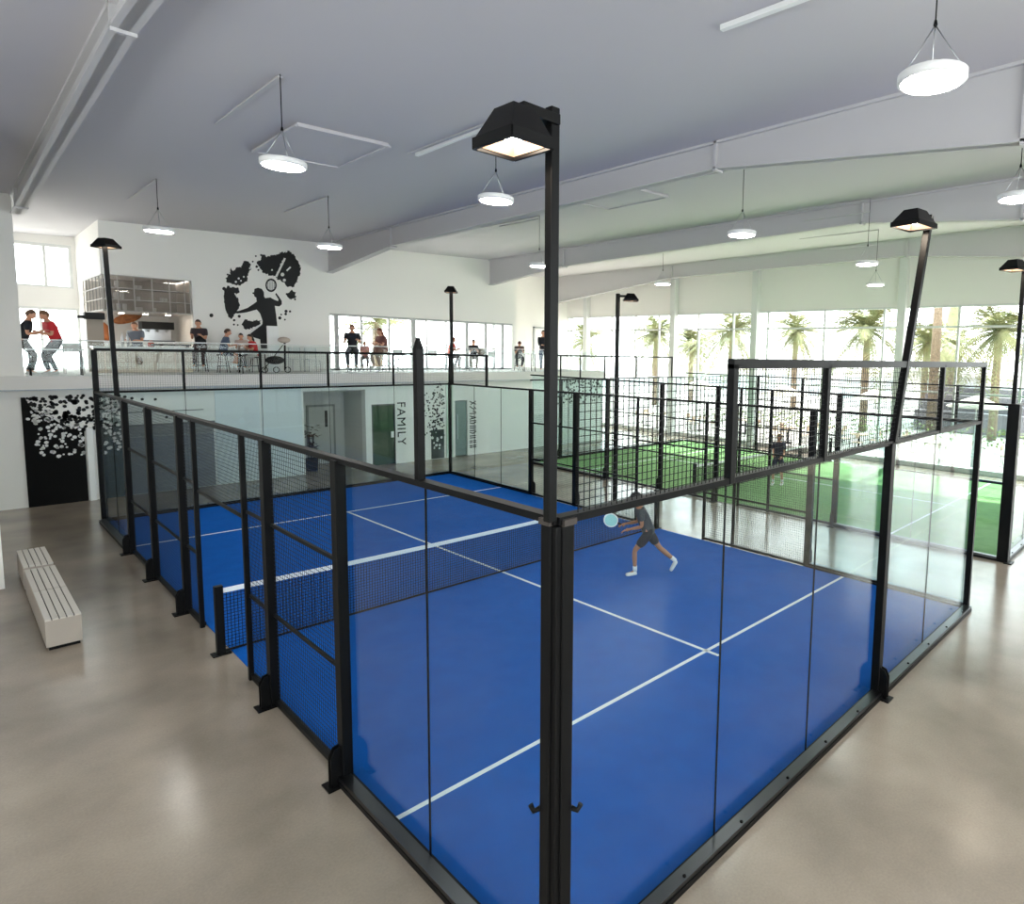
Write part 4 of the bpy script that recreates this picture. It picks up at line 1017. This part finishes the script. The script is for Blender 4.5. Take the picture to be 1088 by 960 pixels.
tf = MB(); tf.box((da.x,26.98,MZ),(da.x+.08,27.05,da.z)).box((db.x,26.98,MZ),(db.x+.08,27.05,da.z)).box((da.x,26.98,da.z-.08),(db.x+.08,27.05,da.z))
struct('door_1', tf, mat('grey_window_frame', (176, 178, 178), .5))

# ------------------------------------------------------------------ outside
struct('ground_outside', MB().box((XW+.1,-40,-.25),(140,90,-.05)), mat('bright_paving', (196,192,186), .8, noise=(.4,(172,168,162))))
struct('ground_back', MB().box((-60,27.4,-.25),(XW+.1,90,-.05)), mat('bright_paving', (196,192,186), .8))
M_TRUNK = mat('palm_trunk', (128,112,94), .9, bump=(12,1), noise=(10,(96,82,66)))
M_FROND = mat('palm_frond', (96, 108, 70), .6, noise=(1.5,(136,132,88)))
def frond(mb, c, a, el, L):
    pts = []; d = Vector((math.cos(a), math.sin(a), 0)); n = 9
    for i in range(n+1):
        t = i/n; pts.append(c+d*(L*t*math.cos(el)*(1-.12*t))+Vector((0,0,L*t*math.sin(el)-L*.55*t*t)))
    mb.tube(pts, [.035*(1-.8*i/n) for i in range(n+1)], 5)
    s = Vector((-d.y, d.x, 0)); k = 26
    for i in range(2, k):
        t = i/k; f = t*n; j = min(int(f), n-1); p = pts[j].lerp(pts[j+1], f-j); tg = (pts[j+1]-pts[j]).normalized()
        ll = L*.19*math.sin(PI*min(1,.12+t*.9))+.08
        for sd in (-1,1):
            e = (s*sd*.85+tg*.6+Vector((0,0,-.35+random.uniform(-.15,.15)))).normalized()*ll; w = tg*.035
            q = len(mb.v); mb.v += [tuple(p-w), tuple(p+w), tuple(p+e*.6+w*.7), tuple(p+e)]; mb.face((q,q+1,q+2,q+3))
def palm(label, px, py, X0, r, trunk_w=.2):
    c = at(px, py, 'x', X0)
    t = thing('palm_tree', label, 'palm tree', (c.x, c.y, -.05))
    mb = MB(); n = 8; mb.tube([(c.x+.05*math.sin(i), c.y, -.05+(c.z+.05)*i/n) for i in range(n+1)], [trunk_w*(1.25-.3*i/n) for i in range(n+1)], 10); mb.build('trunk', M_TRUNK, t)
    f = MB()
    for i in range(70):
        frond(f, Vector((c.x,c.y,c.z)), i*2.399+random.uniform(-.2,.2), random.uniform(-.8,1.3), 1.28*r*random.uniform(.8,1.1))
    f.build('crown', M_FROND, t)
for a in (('palm tree with orange-green drooping fronds behind the middle window column',778,352,36,3.5),
          ('palm tree with a narrow grey crown in the windows beside the first column',622,362,44,3.2),
          ('palm tree with yellow-green fronds right of the thin floodlight',697,356,38,2.8),
          ('palm tree with low fronds between two window mullions',735,366,44,2.8),
          ('palm tree with twin pale trunks seen over the wire frame',846,352,44,2.9),
          ('large palm tree with a full crown beside the white window column',922,350,34,3.1),
          ('palm tree with fanned fronds behind the leaning floodlight pole',985,364,44,2.8),
          ('palm tree with a dense blue-green crown beside the last mullion',1062,352,36,3.0),
          ('small palm tree with a ragged crown beyond the leaning pole',1012,370,51,2.8)):
    palm(*a)
tp = at(997, 330, 'x', 37); tag(MB().tube([(tp.x,tp.y,-.05),(tp.x,tp.y,12)], [.3,.24], 10).build('bare_palm_trunk', M_TRUNK), 'tall bare grey palm trunk beside the leaning floodlight pole', 'tree trunk')
cy = at(1014, 330, 'x', 57); t = thing('cypress_tree', 'tall thin green tree beside the bare palm trunk', 'tree', (cy.x,cy.y,-.05))
MB().tube([(cy.x,cy.y,-.05),(cy.x,cy.y,2)], .15, 8).build('trunk', M_TRUNK, t)
MB().tube([(cy.x,cy.y,1.5+i) for i in range(10)], [.5,.75,.8,.8,.75,.7,.6,.45,.3,.08], 9).build('foliage', M_FROND, t)
palm('palm tree with arching fronds behind the café terrace window', *(0,0), 0, 1) if False else None
t = thing('palm_tree', 'palm tree with arching green fronds filling the café terrace window', 'palm tree', (13.3,30.6,-.05))
f = MB()
for i in range(26): frond(f, Vector((13.3,30.6,5.6)), i*2.399, random.uniform(-.3,1.3), 2.9)
MB().tube([(13.3,30.6,-.05),(13.3,30.6,5.6)], .25, 10).build('trunk', M_TRUNK, t); f.build('crown', M_FROND, t)
# low white buildings and clutter behind the glass
def low_building(label, x, y0, y1, h, d=6, wn=6, mt=None):
    t = thing('low_building', label, 'building', (x+d/2,(y0+y1)/2,-.05))
    MB().box((x,y0,-.05),(x+d,y1,h)).build('walls', mt or mat('white_render', (232,232,230), .8), t)
    MB().box((x-.4,y0-.3,h),(x+d,y1+.3,h+.3)).build('roof_slab', M_WHITE, t)
    n = wn; L_ = (y1-y0)/n
    for i in range(n):
        w_ = MB().box((x-.05,y0+L_*(i+.12),.6),(x+.01,y0+L_*(i+.88),h-.45)).build('window', mat('pale_window', (186,196,200), .3), t)
low_building('long low white building behind the palms with a row of windows', 54, 18, 60, 3.0, 6, 14)
low_building('grey low building with glazed front seen through the wire frame', 62, 2, 24, 2.7, 4, 6, mat('grey_render', (190,194,196), .8))
hg = MB()
for i in range(2600):
    y = random.uniform(-12, 22); p0 = Vector((31+random.uniform(-.8,.8), y, random.uniform(0,.95)+.12*math.sin(y*1.7)))
    d = Vector((random.uniform(-1,1),random.uniform(-1,1),random.uniform(-.3,1))).normalized()*.16; w_ = d.cross(Vector((.3,.2,1))).normalized()*.07
    q = len(hg.v); hg.v += [tuple(p0), tuple(p0+d*.5+w_), tuple(p0+d), tuple(p0+d*.5-w_)]; hg.face((q,q+1,q+2,q+3))
tag(hg.build('hedge', mat('hedge_green', (98,122,74), .8, noise=(3,(150,160,90)))), 'low green hedge outside beyond the paved terrace', 'hedge', kind='stuff')
for i in range(4):
    tag(MB().box((38+i*.9,-14,0),(38.7+i*.9,11,1.2+i*.45)).build('seating_tier', mat('tier_grey', (120,116,122), .8)), 'long dark grey seating tier outside, step %s of the stand' % ('lowest','second','third','top')[i], 'seating')
def parasol(lab, x, y, c0):
    t = thing('parasol', lab, 'parasol', (x,y,-.05))
    MB().tube([(x,y,-.05),(x,y,2.6)], .03, 8).build('pole', M_FRAME, t)
    MB().lathe([(1.3,2.2),(1.3,2.22),(.05,2.75)], (x,y,0), 8).build('canopy', c0, t)
    MB().lathe([(.3,-.05),(.3,.03),(.05,.06)], (x,y,0), 12).build('base', M_WHITE, t)
M_CRM = mat('cream_canvas', (226,218,200), .8)
parasol('cream parasol on the terrace outside, near the thin floodlight', 29, 21, M_CRM)
parasol('cream parasol outside behind the green court net', 28, 14.5, M_CRM)
parasol('cream parasol outside by the grey low building', 29.5, 10, M_CRM)
parasol('cream parasol outside beyond the leaning pole', 28.5, 5, M_CRM)
M_TAN = mat('tan_wood', (176,150,126), .7)
k = 0
for (x,y) in [(26.5,19),(27.5,16.5),(26,13),(28,12),(26.5,9.5),(27.8,7.5),(26.2,5.5),(27,2.5),(26,22.5)]:
    t = thing('garden_table', 'outdoor table on the sunny paving beyond the glass wall', 'table', (x,y,-.05), 'outdoor tables beyond the window wall')
    MB().lathe([(.45,.68),(.47,.7),(.45,.72)], (x,y,0), 16).build('tabletop', M_TAN, t); MB().lathe([(.25,-.05),(.25,-.02),(.04,0),(.04,.68)], (x,y,0), 12).build('pedestal', M_BLACK, t)
    for a in range(3):
        q = a*2.1+x; cx, cy2 = x+.8*math.cos(q), y+.8*math.sin(q)
        c = thing('garden_chair', 'outdoor chair around a table on the sunny paving', 'chair', (cx,cy2,-.05), 'outdoor chairs beyond the window wall')
        MB().box((cx-.2,cy2-.2,.4),(cx+.2,cy2+.2,.43)).build('seat', M_TAN, c); MB().bar((cx+.2*math.cos(q),cy2+.2*math.sin(q),.62),(cx+.2*math.cos(q)+.001,cy2+.2*math.sin(q),.85), .36, .03).build('backrest', M_TAN, c)
        for dx in (-.17,.17):
            for dy in (-.17,.17): MB().box((cx+dx-.012,cy2+dy-.012,-.05),(cx+dx+.012,cy2+dy+.012,.4)).build('leg', M_BLACK, c)
